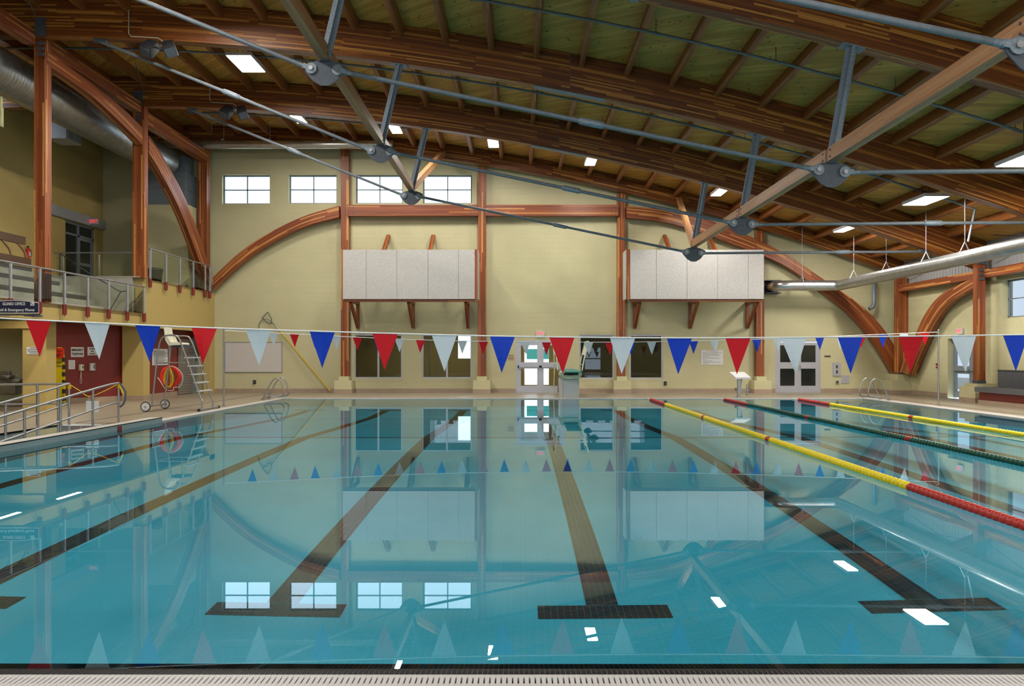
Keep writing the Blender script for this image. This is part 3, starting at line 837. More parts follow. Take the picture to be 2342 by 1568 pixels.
pd = obj('column_plinth', p, 'wall_yellow', None, 'yellow plinth by the end of the grey bench', 'plinth', 'yellow column plinths', at=(14.9, 25, 0), bevel=.01)
obj('tile_skirt', B(14.285, XR, 24.585, 25.5, 0, .15), 'baseboard_tile', pd)
# steel heads on the side columns
for x, y, lb in ((-12.37, 25.35, 'second left column'), (-12.13, 19.8, 'tall left column'), (14.645, 24.85, 'right column beside the bench')):
    m = MB(); m.box(x-.13, x+.13, y-.03, y-.005, Fz(x)-.02, Fz(x)+.45); 
    for k in range(3): m.box(x-.09, x+.09, y-.03, y-.005, Fz(x)-.52+k*.14, Fz(x)-.44+k*.14)
    obj('steel_bracket', m, 'galv_dark', None, 'dark steel bracket tying the roof beam to the '+lb, 'bracket', 'steel column brackets', at=(x, y, Fz(x)))
# ---- wall arches and beams
def sweep(pa, pb, off, label, name='timber_arch', cat='arch', sub=6, mat='glulam_column'):
    a, b_ = smoothpts(pa, sub), smoothpts(pb, sub); m = MB(); m.ribbon(a, b_, off)
    return obj(name, m, mat, None, label, cat, at=(a[0]+b_[0])*.5)
AY = 31.05
pf = lambda L: [PY(x, y, AY) for x, y in L]
sweep(pf([(487, 662), (540, 612), (600, 567), (690, 520), (775, 496)]), pf([(487, 634), (540, 584), (600, 541), (690, 496), (775, 470)]), (0, .3, 0), 'curved timber arch rising on the far wall under the two left high windows')
sweep(pf([(1433, 497), (1520, 507), (1610, 533), (1735, 580), (1802, 611), (1873, 661), (1945, 718), (2002, 786), (2046, 858)]),
      pf([(1433, 471), (1520, 479), (1610, 499), (1735, 549), (1802, 584), (1880, 636), (1963, 693), (2023, 755), (2066, 830)]), (0, .3, 0), 'long curved timber arch descending to the far right corner plinth')
for x0, x1, lb in ((793, 1093, 'below the two right high windows'), (1111, 1415, 'above the exit doors')):
    a, b_ = PY(x0, 493, AY), PY(x1, 468, AY); m = MB(); m.box(a.x, b_.x, AY, AY+.3, a.z, b_.z)
    t = obj('timber_beam', m, 'glulam_column', None, 'straight horizontal timber beam on the far wall '+lb, 'beam', 'straight wall beams', at=(a.x, AY, a.z))
    bm_ = MB()
    for xx in (a.x+.12, a.x+.26, b_.x-.26, b_.x-.12):
        for zz in (a.z+.12, b_.z-.12): bm_.disc((xx, AY-.006, zz), (0, 1, 0), .025, .012, 8)
    obj('bolt', bm_, 'galv_dark', t)
def side(L, X): return [PX(x, y, X) for x, y in L]
lx = -12.47
sweep([V((lx, y, z)) for y, z in ((30.6, 4.2), (29.3, 5.6), (27.9, 6.85), (26.5, 7.75), (25.75, 8.12))], [V((lx, y, z)) for y, z in ((30.9, 4.7), (29.9, 5.95), (28.4, 7.3), (26.8, 8.25), (25.75, 8.72))], (.26, 0, 0), 'curved timber arch ending behind the upper glass railing at the far left')
sweep([V((lx, y, z)) for y, z in ((25.3, 8.3), (23.9, 8.62), (22.2, 8.9), (20.2, 9.0))], [V((lx, y, z)) for y, z in ((25.3, 8.85), (23.9, 9.1), (22.2, 9.26), (20.2, 9.34))], (.26, 0, 0), 'shallow curved timber arch between the two left columns')
for y0, y1, lb in ((20.2, 25.35, 'from the tall column to the landing column'), (25.8, 30.75, 'from the landing column to the far corner'), (14.5, 19.8, 'entering at the top left picture edge')):
    m = MB(); m.box(lx-.1, lx+.2, y0, y1, 9.36 if y0 < 25 else 9.1, 9.72 if y0 < 25 else 9.5)
    obj('timber_beam', m, 'glulam_column', None, 'timber beam under the left roof edge '+lb, 'beam', 'timber beams along the left roof edge', at=(lx, y0, 9.4))
rx = 14.72
sweep([V((rx, y, z)) for y, z in ((29.6, .75), (28.8, 1.75), (27.9, 2.7), (26.9, 3.3), (25.15, 3.76))], [V((rx, y, z)) for y, z in ((30.4, .85), (29.4, 2.0), (28.4, 3.05), (27.2, 3.68), (25.15, 4.05))], (.26, 0, 0), 'curved timber arch springing from the corner plinth along the right wall')
for y0, y1, lb in ((25.3, 30.5, 'between the corner and the bench column'), (20.2, 24.9, 'above the windows at the right picture edge')):
    obj('timber_beam', B(rx, rx+.3, y0, y1, 3.97, 4.22), 'glulam_column', None, 'straight timber beam on the right wall '+lb, 'beam', 'right wall beams', at=(rx, y0, 4))
CB = ['crossing low to high left of the bench column', 'crossing high to low left of the bench column', 'rising toward the right picture edge', 'falling toward the right picture edge', 'nearest the second left column', 'in the far left corner', 'at the top left picture edge']
for i, (p, q) in enumerate((((14.9, 30.4, 4.5), (14.9, 25.2, 5.2)), ((14.9, 30.4, 5.2), (14.9, 25.2, 4.5)), ((14.9, 24.8, 4.5), (14.9, 20, 5.4)), ((14.9, 24.8, 5.3), (14.9, 20, 4.5)),
                ((-12.1, 25.2, 9.9), (-10.2, 20, 10.2)), ((-12.1, 30.7, 9.9), (-10.2, 25.7, 10.2)), ((-12.1, 19.7, 9.8), (-10, 14.4, 10.2)))):
    m = MB(); m.tube([p, q], .012, 6)
    obj('bracing_cable', m, 'galv_dark', None, ('thin dark rod over the grey cladding, ' if i < 4 else 'thin dark rod under the roof, ')+CB[i], 'bracing rod', 'thin bracing rods on the right cladding' if i < 4 else 'thin bracing rods at the left roof edge', at=p)

# ---- sprinkler pipes
for (ya, label, xa, xb) in ((22.3, 'thin grey pipe curving under the roof joists above the twin lamps', -16, 12.9), (17.0, 'thin grey pipe under the joists across the upper right', -12, 14), (28.2, 'thin grey pipe under the joists nearest the far wall', -12, -4)):
    pts = [(xa+(xb-xa)*i/40, ya, Fz(xa+(xb-xa)*i/40)+.655) for i in range(41)]
    m = MB(); m.tube(pts, .032, 8); pp = obj('sprinkler_pipe', m, 'rod_steel', None, label, 'pipe', at=pts[0])
    c = MB()
    for i in range(2, 40, 3):
        d = V(pts[i+1])-V(pts[i-1]); d.normalize(); c.tube([V(pts[i])-d*.05, V(pts[i])+d*.05], .042, 8)
    obj('pipe_coupling', c, 'rod_steel', pp, kind='stuff')
    h = MB()
    for i in range(3, 40, 4): h.tube([pts[i], (pts[i][0], ya, Dz(pts[i][0]))], .008, 5)
    obj('hanger', h, 'galv_dark', pp, kind='stuff')
m = MB(); e = V((12.9, 22.3, Fz(12.9)+.655)); m.tube([e, e+V((.06, 0, -.03)), e+V((-.14, 0, -.95))], .032, 8); obj('drop_pipe', m, 'rod_steel', bpy.data.objects['sprinkler_pipe'])

# ---- loudspeaker pairs with their conduits
for i, (x, y, z, lb) in enumerate(((-9.0, 19.7, 9.18, 'under the bigger twin lamp side'), (-9.18, 25.3, 9.33, 'beside the smaller lamp'))):
    t = thing('loudspeaker_pair', (x, y, z), 'pair of black loudspeakers hanging from the roof beam '+lb, 'loudspeaker', 'ceiling loudspeaker pairs')
    for s in (-1, 1):
        m = MB(); c = V((x+s*.24, y-.14, z)); d = V((s*.35, -.55, -.75)).normalized(); u = V((s*.8, 0, .4))
        m.tube([c-d*.20, c-d*.12, c+d*.16, c+d*.22], .17, 4, radii=[.12, .18, .21, .19]); sp = obj('speaker_box', m, 'black_plastic', t, bevel=.01)
        g = MB(); g.tube([c+d*.22, c+d*.232], .175, 4); obj('speaker_grille', g, 'galv_dark', sp)
    m = MB(); m.tube([(x-.1, y+.02, z+.1), (x, y+.15, z+.22), (x, y+.3, Fz(x)+.02)], .018, 8); m.tube([(x-.22, y, z+.03), (x+.22, y, z+.03)], .02, 8); obj('mounting_bracket', m, 'galv_dark', t)
    m = MB(); m.tube([(x, y, z+.22), (x-.12, y, z+.3), (x-.8, y, z+.34), (x-.86, y, z+.42), (x-.86, y+.02, Dz(x-.86))], .014, 6)
    obj('conduit', m, 'concrete', None, 'thin pale conduit feeding the loudspeakers '+lb, 'conduit', 'speaker conduits', at=(x, y, z))
# ---- ducts
def spiral(name, pts, r, mat, label, ribs=.06, rb=.004, n=24, group=None):
    m = MB(); P = [V(p) for p in pts]
    m.tube(P, r, n); d = obj(name, m, mat, None, label, 'duct', group, at=P[0])
    k = MB(); s = 0; 
    for i in range(len(P)-1):
        L_ = (P[i+1]-P[i]).length; dr_ = (P[i+1]-P[i]).normalized(); q = 0
        if L_ > .6:
            while q < L_: k.tube([P[i]+dr_*q, P[i]+dr_*(q+.014)], r+rb, n, caps=False); q += ribs
    if k.f: obj('spiral_seam', k, mat, d, kind='stuff')
    return d
zr = 4.22
el = [(12.38, 30.05, zr)]
cvr = [V((10.0, YW, zr)), V((10.0, 30.95, zr)), V((10.08, 30.72, zr)), V((10.28, 30.6, zr)), V((10.5, 30.57, zr)), V((12.2, 30.55, zr)), V((12.36, 30.47, zr)), V((12.42, 30.3, zr)), V((12.44, 2, zr))]
rd_ = spiral('spiral_duct', cvr, .2, 'duct_metal', 'long silver spiral duct sweeping from the far wall along the right side')
m = MB(); m.box(9.72, 10.36, YW-.06, YW, zr-.27, zr+.27); m.box(9.74, 10.34, YW-.5, YW-.06, zr+.23, zr+.26); m.box(9.74, 10.34, YW-.5, YW-.06, zr-.26, zr-.23)
obj('wall_collar', m, 'galv_dark', rd_)
for x, y in ((11, 30.55), (12.44, 29.2), (12.44, 26.6), (12.44, 24.0), (12.44, 21.9), (12.44, 18.5), (12.44, 15)):
    m = MB(); m.tube([(x, y, zr+.45), (x, y, Fz(x)+.8)], .008, 6)
    dx = (0, .16) if x < 12 else (.16, 0)
    for s in (-1, 1): m.tube([(x, y, zr+.45), (x+s*dx[0], y+s*dx[1], zr+.12)], .014, 6)
    m.tube([(x+.203*math.cos(a)*(dx[0] > 0), y+.203*math.cos(a)*(dx[1] > 0), zr+.203*math.sin(a)) for a in [2*math.pi*i/20 for i in range(20)]], .008, 5, closed=True)
    obj('duct_hanger', m, 'aluminium', rd_)
m = MB(); a_ = PY(1999, 645, 31.1); m.tube([PY(1999, 645, YW-.01), a_, PY(1999, 693, 31.1), PY(1996, 702, 31.1), PY(1988, 706, 31.1)], .075, 10); 
obj('vent_pipe', m, 'galvanised', None, 'grey bent vent pipe hanging below the spiral duct on the far wall', 'pipe', at=a_)
spiral('spiral_duct', [V((-13.9, 30.35, 9.66)), V((-4.95, 30.35, 9.66))], .16, 'duct_metal', 'thin horizontal silver duct above the high windows of the far wall')
h = MB()
for x in (-11.5, -9.7, -7.2, -5.6): h.tube([(x, 30.35, 9.8), (x, 30.35, Dz(x))], .012, 5); h.box(x-.05, x+.05, 30.2, 30.5, 9.8, 9.85)
obj('duct_hanger', h, 'aluminium', bpy.data.objects['spiral_duct.001'])
spiral('supply_duct', [V((-13.63, 5, 8.93)), V((-13.63, 16, 8.93)), V((-13.63, 29.2, 8.93)), V((-13.63, 29.95, 8.9))], .57, 'duct_dark', 'huge dark round duct running along the upper left wall', ribs=.13, rb=.018, n=32)
m = MB(); m.box(-14.55, -12.98, 30.3, 31.4, 7.3, 8.62); m.box(-14.57, -12.96, 30.28, 31.4, 8.42, 8.47); m.box(-14.57, -12.96, 30.28, 31.4, 7.95, 7.98)
m.box(-14.3, -13.1, 30.6, 31.4, 8.62, 9.3)
obj('duct_plenum', m, 'galvanised', None, 'square grey sheet metal duct box under the end of the huge round duct', 'duct', at=(-13.8, 30.3, 7.3))
# box fan unit on the left wall
c = V((-15.45, 26.65, 9.12)); t = thing('fan_unit', c, 'grey box air unit hanging beside the tall left column', 'air unit')
obj('casing', B(c.x-.45, c.x+.25, c.y-.45, c.y+.45, c.z-.36, c.z+.36), 'aluminium', t, bevel=.01)
g = MB(); g.box(c.x+.26, c.x+.275, c.y-.43, c.y+.43, c.z+.32, c.z+.35); g.box(c.x+.26, c.x+.275, c.y-.43, c.y+.43, c.z-.35, c.z-.32)
for yy in (-.43, -.01, .41): g.box(c.x+.26, c.x+.28, c.y+yy, c.y+yy+.02, c.z-.33, c.z+.33)
k = 0
for i in range(9): g.box(c.x+.252, c.x+.268, c.y-.42, c.y+.42, c.z-.29+i*.07, c.z-.27+i*.07)
obj('outlet_grille', g, 'white_paint', t)
h = MB(); [h.tube([(c.x+a, c.y+b_, c.z+.36), (c.x+a, c.y+b_, Dz(c.x))], .01, 5) for a in (-.4, .2) for b_ in (-.4, .4)]; obj('hanger', h, 'galv_dark', t)
# ================================================================ LEFT SIDE: mezzanine and undercroft
m = MB(); XF = XL
m.box(XF-.25, XF, 3, 25.5, 2.42, 2.86); m.box(XF-.25, XF, 25.5, YW, 2.42, 4.0)
m.box(XF-.25, XF, 31.0, YW, 0, 2.62)
fascia = obj('wall_balcony', m, 'paint_ochre', kind='structure', label='yellow painted balcony edge wall along the left side')
m = MB(); m.box(XLB, XF-.25, 3, 25.5, 2.62, 2.84); m.box(XLB, XF-.25, 25.5, YW, 3.7, 4.0); m.box(XLB, XF-.25, 25.5, YW, 2.62, 2.7)
obj('floor_balcony', m, 'concrete', kind='structure')
# stepped concrete benches with dark nosings
t = thing('bleacher_steps', (-15, 20, 2.85), 'grey stepped concrete bleachers with dark edge strips behind the glass railing', 'bleachers')
for i, (x, z) in enumerate(((-13.35, 3.28), (-14.2, 3.72), (-15.05, 4.15), (-15.9, 4.55))):
    obj('step', B(XLB+.01, x, 4, 24.2-.0*i, (2.84, 3.28, 3.72, 4.15)[i], z), 'concrete', t)
    nb_ = MB(); nb_.box(x-.3, x+.02, 4, 24.1, z+.0, z+.035); nb_.box(x+.0, x+.018, 4, 24.1, z-.07, z)
    obj('edge_strip', nb_, 'concrete_dark', t)
m = MB(); m.box(XLB, XF-.27, 25.35, 25.5, 2.84, 4.02); m.box(XLB, XF-.02, 25.34, 25.52, 4.02, 4.06)
obj('wall_landing', m, 'concrete', kind='structure')
m = MB()
for i in range(5): m.box(-15.0+i*.3, -13.5, 24.6, 25.35, 2.84+i*.0, 2.84+.2*(i+1)) if False else m.box(-15.2, -13.4-i*.32, 24.22, 25.34, 2.84+.22*i, 2.84+.22*(i+1))
obj('landing_steps', m, 'concrete', None, 'pale concrete steps rising to the landing behind the railing', 'steps', at=(-14, 25, 2.84))
# undercroft: red slanting wall, piers, recess
RWs = [(-14.45, 24.25), (-13.2, 26.15)]
m = MB(); m.prism([(RWs[0][0], RWs[0][1], 0), (RWs[1][0], RWs[1][1], 0), (RWs[1][0], RWs[1][1], 2.62), (RWs[0][0], RWs[0][1], 2.62)], (-.3, .2, 0))
m.prism([(-14.45, 24.25, 0), (-15.2, 23.12, 0), (-15.2, 23.12, 2.42), (-14.45, 24.25, 2.42)], (-.3, .2, 0)) if False else None
m.box(-12.92-.2, -12.92, 26.4, 31.0, 0, 2.62)
obj('wall_red', m, 'paint_red', kind='structure', label='deep red painted wall under the balcony')
obj('trim_1', MB().prism([(RWs[0][0], RWs[0][1], 0), (RWs[1][0], RWs[1][1], 0), (RWs[1][0], RWs[1][1], .15), (RWs[0][0], RWs[0][1], .15)], (.02, -.014, 0)).box(-12.92, -12.9, 26.4, 29.45, 0, .15), 'baseboard_tile', kind='structure')
m = MB(); m.box(-17, -14.5, 23.15, 23.4, 0, 2.62); m.box(-14.52, -14.42, 22.9, 24.3, 0, 2.62)
obj('wall_recess', m, 'wall_yellow', kind='structure')
obj('trim_2', B(-17, -14.42, 23.12, 23.15, 0, .16), 'baseboard_tile', kind='structure')
obj('trim_3', B(-14.5, -14.40, 22.86, 22.9, .16, 2.28), 'paint_red', kind='structure')
for x0, x1, y0, y1, lb in ((-13.42, -12.78, 21.1, 21.55, 'with the white notice, left of the yellow spine board'), (-13.2, -12.5, 25.95, 26.4, 'between the two red walls')):
    p = obj('yellow_pier', B(x0, x1, y0, y1, 0, 2.62), 'paint_ochre', None, 'yellow painted pier '+lb, 'pier', 'yellow piers under the balcony', at=(x0, y0, 0))
    if x0 > -13.3: obj('tile_skirt', B(x0-.01, x1+.015, y0-.015, y1, 0, .16), 'baseboard_tile', p)
m = MB(); m.box(-14.6, -12.78, 21.0, 21.1, 2.22, 2.42); m.box(-17, -13.42, 21.1, 21.5, 2.28, 2.42)
obj('trim_4', m, 'paint_ochre', kind='structure', label='yellow header above the recess')
# grey roller door
t = thing('roller_shutter', (-12.9, 30.1, 0), 'grey slatted roller shutter in the red wall behind the guard chair', 'shutter')
for i in range(21): obj('slat', B(-12.905, -12.875-(i % 2)*.0, 29.5, 30.8, .02+i*.1, .02+i*.1+.092), 'grey_door', t)
obj('guide_rail', B(-12.91, -12.85, 30.8, 30.95, 0, 2.2), 'frame_grey', t)
# railings
def railing(pts_y, x, z0, zt, label, ylo, yhi):
    t = thing('glass_railing', (x, ylo, z0), label, 'railing', 'balcony glass railings')
    m = MB(); m.tube([(x, ylo, zt), (x, yhi, zt)], .026, 10); obj('top_rail', m, 'stainless', t)
    for y in pts_y:
        m = MB(); m.box(x-.028, x+.028, y-.02, y+.02, z0+.0, zt-.02); p = obj('post', m, 'aluminium', t)
        m = MB(); m.tube([(x, y, z0-.26), (x, y, z0+.02)], .058, 14); m.tube([(x, y, z0-.30), (x, y, z0-.26)], .012, 8); sl = obj('post_sleeve', m, 'paint_red', p)
        m = MB(); m.tube([(x+.055, y-.01, z0-.2), (x+.066, y-.01, z0-.2)], .012, 6); m.tube([(x+.055, y-.01, z0-.07), (x+.066, y-.01, z0-.07)], .012, 6)
    for a, b_ in zip(pts_y, pts_y[1:]):
        g = MB(); g.face([(x, a+.03, z0+.06), (x, b_-.03, z0+.06), (x, b_-.03, zt-.08), (x, a+.03, zt-.08)]); obj('glass_panel', g, 'rail_glass', t)
    return t
railing([17.6, 18.73, 19.87, 20.95, 22.07, 23.2, 24.3, 25.38], -12.2, 2.84, 3.72, 'lower glass railing with red post sleeves along the left balcony edge', 17.0, 25.45)
railing([25.8, 26.95, 28.05, 29.2, 30.3, 30.75], -12.2, 4.0, 5.0, 'upper glass railing with red post sleeves at the far left landing', 25.75, 30.8)
t = thing('glass_railing', (-13.8, 25.43, 4), 'glass railing across the landing behind the lower left railing', 'railing', 'balcony glass railings')
m = MB(); m.tube([(-15.15, 25.43, 4.82), (-12.5, 25.43, 4.84)], .024, 10); obj('top_rail', m, 'stainless', t)
for x in (-15.1, -13.9, -12.6): obj('post', B(x-.02, x+.02, 25.81, 25.85, 4.06, 4.82), 'aluminium', t)
for a, b_ in ((-15.1, -13.9), (-13.9, -12.6)):
    g = MB(); g.face([(a+.03, 25.43, 4.1), (b_-.03, 25.43, 4.1), (b_-.03, 25.43, 4.76), (a+.03, 25.43, 4.76)]); obj('glass_panel', g, 'rail_glass', t)
m = MB(); m.tube(smoothpts([(-15.12, 25.7, 4.85), (-13.9, 25.2, 4.15), (-13.1, 25.0, 3.72), (-12.8, 25.0, 3.55), (-12.55, 25.0, 3.55)], 4), .02, 8)
m.tube([(-15.12, 25.7, 4.85), (-15.12, 25.7, 3.8)], .02, 8); m.tube([(-12.75, 25.0, 3.55), (-13.15, 25.0, 2.86)], .018, 8)
obj('stair_handrail', m, 'galv_dark', None, 'dark sloping handrail beside the landing steps', 'handrail', at=(-15.1, 25.7, 3.8))
# chase wall in the far left corner
wc = wall('wall_chase', 'y', 30.05, 1.4, -14.75, -12.75, 4.0, 7.28)
# upper left door, header, exit sign
dm = MB(); X = XLB-.12
dm.box(X, X+.08, 28.9, 28.98, 4, 6.5); dm.box(X, X+.08, 30.82, 30.9, 4, 6.5); dm.box(X, X+.08, 28.9, 30.9, 6.42, 6.5); dm.box(X, X+.08, 28.9, 30.9, 6.0, 6.08); dm.box(X, X+.08, 29.78, 29.88, 4, 6.42)
d4 = obj('door_4', dm, 'frame_grey', kind='structure')
lf = MB(); lf.box(X+.01, X+.06, 29.88, 29.98, 4.02, 6.0); lf.box(X+.01, X+.06, 30.72, 30.82, 4.02, 6.0); lf.box(X+.01, X+.06, 29.98, 30.72, 4.02, 4.22); lf.box(X+.01, X+.06, 29.98, 30.72, 4.95, 5.05); lf.box(X+.01, X+.06, 29.98, 30.72, 5.9, 6.0)
obj('door_leaf', lf, 'frame_grey', d4)
for a, b_, z0, z1 in ((28.98, 29.78, 4.02, 6.0), (29.98, 30.72, 4.22, 4.95), (29.98, 30.72, 5.05, 5.9), (28.98, 29.78, 6.08, 6.42), (29.88, 30.82, 6.08, 6.42)):
    g = MB(); g.face([(X+.03, a, z0), (X+.03, b_, z0), (X+.03, b_, z1), (X+.03, a, z1)]); obj('pane', g, 'dark_pane', d4)
obj('trim_6', B(XLB+.01, XLB+.12, 27.3, YW, 6.52, 6.88), 'clad_grey', kind='structure')
def exit_sign(x, y, z, rot, label, s=1.0):
    t = thing('exit_sign', (x, y, z), label, 'exit sign', 'lit red exit signs')
    w_, h_ = .34*s, .20*s
    if rot == 'y':
        obj('case', B(x-w_/2, x+w_/2, y, y+.06, z-h_/2, z+h_/2), 'white_paint', t, bevel=.006); text('EXIT', .17*s, (x, y-.004, z), FACE_CAM, 'exit_red', t, sx=.85)
    elif rot == 'x+':
        obj('case', B(x-.06, x, y-w_/2, y+w_/2, z-h_/2, z+h_/2), 'white_paint', t, bevel=.006); text('EXIT', .17*s, (x+.004, y, z), FACE_PX, 'exit_red', t, sx=.85)
    else:
        obj('case', B(x, x+.06, y-w_/2, y+w_/2, z-h_/2, z+h_/2), 'white_paint', t, bevel=.006); text('EXIT', .17*s, (x-.004, y, z), FACE_NX, 'exit_red', t, sx=.85)
    return t
p = PY(1236, 762, YW-.08); exit_sign(p.x, YW-.075, p.z, 'y', 'lit red EXIT sign above the aluminium double doors on the far wall')
p = PX(2193, 757, XR-.08); exit_sign(XR-.08, p.y, p.z, 'x-', 'lit red EXIT sign above the daylit door on the right wall')
p = PY(214, 506, 30.3); exit_sign(p.x, 30.3, p.z, 'y', 'lit red EXIT sign above the dark door on the upper left landing')
# notice board, brown guard, extinguisher, bin on the upper left
X = XLB+.02
a, b_ = 22.9, 24.95
t = thing('notice_board', (X, 24, 5.6), 'pale notice board with posters on the upper left wall', 'notice board')
obj('board', B(X-.01, X+.02, a, b_, 4.55, 6.1), 'whiteboard', t)
for y0, z0, w_, h_, mt in ((24.6, 5.5, .28, .38, 'poster_blue'), (24.15, 5.05, .25, .3, 'sign_white'), (23.8, 5.5, .25, .4, 'concrete_dark'), (23.8, 4.75, .3, .2, 'poster_red'), (24.5, 4.62, .3, .25, 'poster_green'), (24.25, 5.45, .28, .4, 'sign_white')):
    obj('poster', B(X+.02, X+.026, y0, y0+w_, z0, z0+h_), mt, t)
t = thing('bench_guard', (-15.6, 22, 4.6), 'brown two-bar guard rail on bent tan brackets at the top of the bleachers', 'guard rail')
X = -15.55; zt, zl = PX(30, 545, X).z, PX(50, 597, X).z
obj('upper_board', B(X-.05, X+.05, 18, PX(55, 550, X).y, zt-.12, zt+.12), 'bench_brown', t)
obj('lower_board', B(X-.05, X+.05, 18, PX(68, 600, X).y, zl-.12, zl+.12), 'bench_brown', t)
for px in (25, 60):
    y = PX(px, 570, X).y; m = MB(); m.tube(smoothpts([(X-.0, y-.45, zt-.1), (X, y-.1, zt-.32), (X, y, zt-.5), (X, y, 4.56)], 4), .035, 8); obj('bent_bracket', m, 'tan_metal', t)
p = PX(64, 580, XLB+.09); t = thing('fire_extinguisher', (p.x, p.y, p.z), 'red fire extinguisher on the upper left wall beside the tall column', 'fire extinguisher')
m = MB(); m.tube([(p.x, p.y, p.z-.25), (p.x, p.y, p.z-.22), (p.x, p.y, p.z+.1), (p.x, p.y, p.z+.16), (p.x, p.y, p.z+.2)], .07, 12, radii=[.06, .07, .07, .05, .02]); obj('cylinder', m, 'life_red', t)
m = MB(); m.tube([(p.x, p.y-.05, p.z+.22), (p.x, p.y+.05, p.z+.26)], .018, 6); m.tube(smoothpts([(p.x, p.y, p.z+.22), (p.x+.05, p.y+.09, p.z+.1), (p.x+.05, p.y+.08, p.z-.1)], 3), .012, 6); obj('handle', m, 'black_plastic', t)
obj('label', B(p.x+.06, p.x+.074, p.y-.04, p.y+.04, p.z-.08, p.z+.06), 'sign_white', t)
p = PX(355, 640, -12.9); t = thing('waste_bin', (p.x, p.y, 4.0), 'black waste bin behind the upper glass railing', 'bin')
m = MB(); m.tube([(p.x, p.y, 4.0), (p.x, p.y, 4.5)], .25, 16, radii=[.2, .25]); obj('body', m, 'bin_black', t)
m = MB(); m.tube([(p.x, p.y, 4.5), (p.x, p.y, 4.54), (p.x, p.y, 4.58)], .27, 16, radii=[.265, .265, .2]); obj('lid', m, 'bin_black', t)
# ---- projecting guard office sign
t = thing('guard_office_sign', (-11.8, 18.2, 2.6), 'dark blue arched GUARD OFFICE sign projecting from the left balcony', 'sign')
def archpoly(x0, x1, z0, z1, rise, y, n=12):
    L_ = [(x0, y, z0), (x1, y, z0)]
    for i in range(n+1):
        f = i/n; x = x1+(x0-x1)*f; L_.append((x, y, z1+rise*(1-(2*f-1)**2)))
    return L_
SX0, SX1 = -12.42, -11.19; sz0 = PY(0, 716, 18.2).z; sz1 = sz0+.25
obj('border', MB().prism(archpoly(SX0, SX1, sz0, sz1, .055, 18.2), (0, .04, 0)), 'sign_white', t)
obj('face_panel', MB().prism(archpoly(SX0+.015, SX1-.015, sz0+.015, sz1-.015, .055, 18.192), (0, .03, 0)), 'sign_blue', t)
text('GUARD OFFICE', .095, (-11.77, 18.188, sz0+.215), FACE_CAM, 'sign_white', t, sx=.80, bold=.02)
text('First Aid & Emergency Phone', .088, (-11.80, 18.188, sz0+.075), FACE_CAM, 'sign_white', t, sx=.97, bold=.02)
m = MB(); x = -11.34; z = sz0+.215; m.box(x-.045, x+.045, 18.186, 18.19, z-.04, z+.04); obj('phone_symbol', m, 'sign_white', t)
m = MB(); m.tube(smoothpts([(x-.025, 18.184, z+.025), (x-.01, 18.184, z-.0), (x+.025, 18.184, z-.022)], 3), .008, 6); obj('phone_handset', m, 'sign_blue', t)
m = MB(); m.box(SX1-.0, SX1+.03, 18.2, 18.24, sz0-.02, sz1+.01); obj('end_cap', m, 'paint_red', t)
m = MB(); m.box(-11.55, -11.35, 18.2, 18.6, sz0-.07, sz0-.03); m.tube([(-12.4, 18.25, sz0-.03), (-11.2, 18.25, sz0-.03)], .02, 8); obj('support_arm', m, 'galv_dark', t)

# ---- ramp channel, curb, rails
def rz(Y): return -.04-(16.9-Y)*.085 if Y < 16.9 else 0
m = MB(); m.face([(RX0, 2, rz(2)), (RX1, 2, rz(2)), (RX1, 17.05, 0), (RX0, 17.05, 0)]); m.box(RX0-.05, RX0, 0, 17.05, -1.4, -.001); m.box(RX0, RX1, -.05, 0, -1.4, -.001)
ramp = obj('ramp', m, 'curb_tile', floor)
m = MB(); m.box(RX1, PX0+.006, 3.8, 17.8, -1.4, .078)
curb = obj('ramp_curb', m, 'curb_tile', floor)
obj('curb_cap', B(RX1, PX0-.008, 3.8, 17.8, .078, .09), 'coping_tile', floor)
obj('curb_edge_line', B(PX0-.008, PX0+.010, 3.8, 17.8, .074, .09), 'black_tile', floor)
obj('depth_marker', B(PX0, PX0+.016, 15.82, 15.98, -.5, .06), 'paint_red', floor)
obj('channel_edge_line', B(RX0-.02, RX0+.006, 4, 17.0, -.012, .004), 'black_tile', floor)
obj('channel_water', MB().face([(RX0, 0, WZ), (RX1, 0, WZ), (RX1, 16.9, WZ), (RX0, 16.9, WZ)], smooth=True) or None, 'water', kind='structure') if False else None
wm = MB(); wm.face([(RX0, 0, WZ), (RX1, 0, WZ), (RX1, 16.85, WZ), (RX0, 16.85, WZ)], smooth=True)
cw = obj('channel_water', wm, 'water', kind='structure'); cw.cycles.is_caustics_caster = True
ramp.cycles.is_caustics_receiver = True
def tube_rail(label, top, mid, posts, r=.024):
    t = thing('ramp_rail', posts[0][0], label, 'handrail', 'steel rails of the pool ramp')
    m = MB(); m.tube(smoothpts(top, 5), r, 10); obj('top_rail', m, 'stainless', t)
    m = MB(); m.tube(smoothpts(mid, 5), r*.85, 10); obj('middle_rail', m, 'stainless', t)
    for a, b_ in posts:
        m = MB(); m.tube([a, b_], r, 10); obj('post', m, 'stainless', t)
    return t
ZR = .88
def rampdrop(Y): return -(17.1-Y)*.12 if Y < 17.1 else 0
xa = -8.93; ysP = [17.4, 16.35, 15.2, 14.1, 12.9]
pz = lambda Y: 0.0 if Y > 14 else 0
tube_rail('stainless ramp rail nearest the pool with the yellow rope tied to its end post',
          [(xa, 17.4, ZR), (xa, 17.0, ZR-.02)]+[(xa, y, ZR+rampdrop(y)) for y in (16, 14, 12, 10)],
          [(xa, 17.4, ZR-.43), (xa, 17.0, ZR-.45)]+[(xa, y, ZR-.43+rampdrop(y)) for y in (16, 14, 12, 10)],
          [((xa, y, min(0, rz(y)) if y < 17.05 else 0), (xa, y, ZR+rampdrop(y))) for y in ysP])
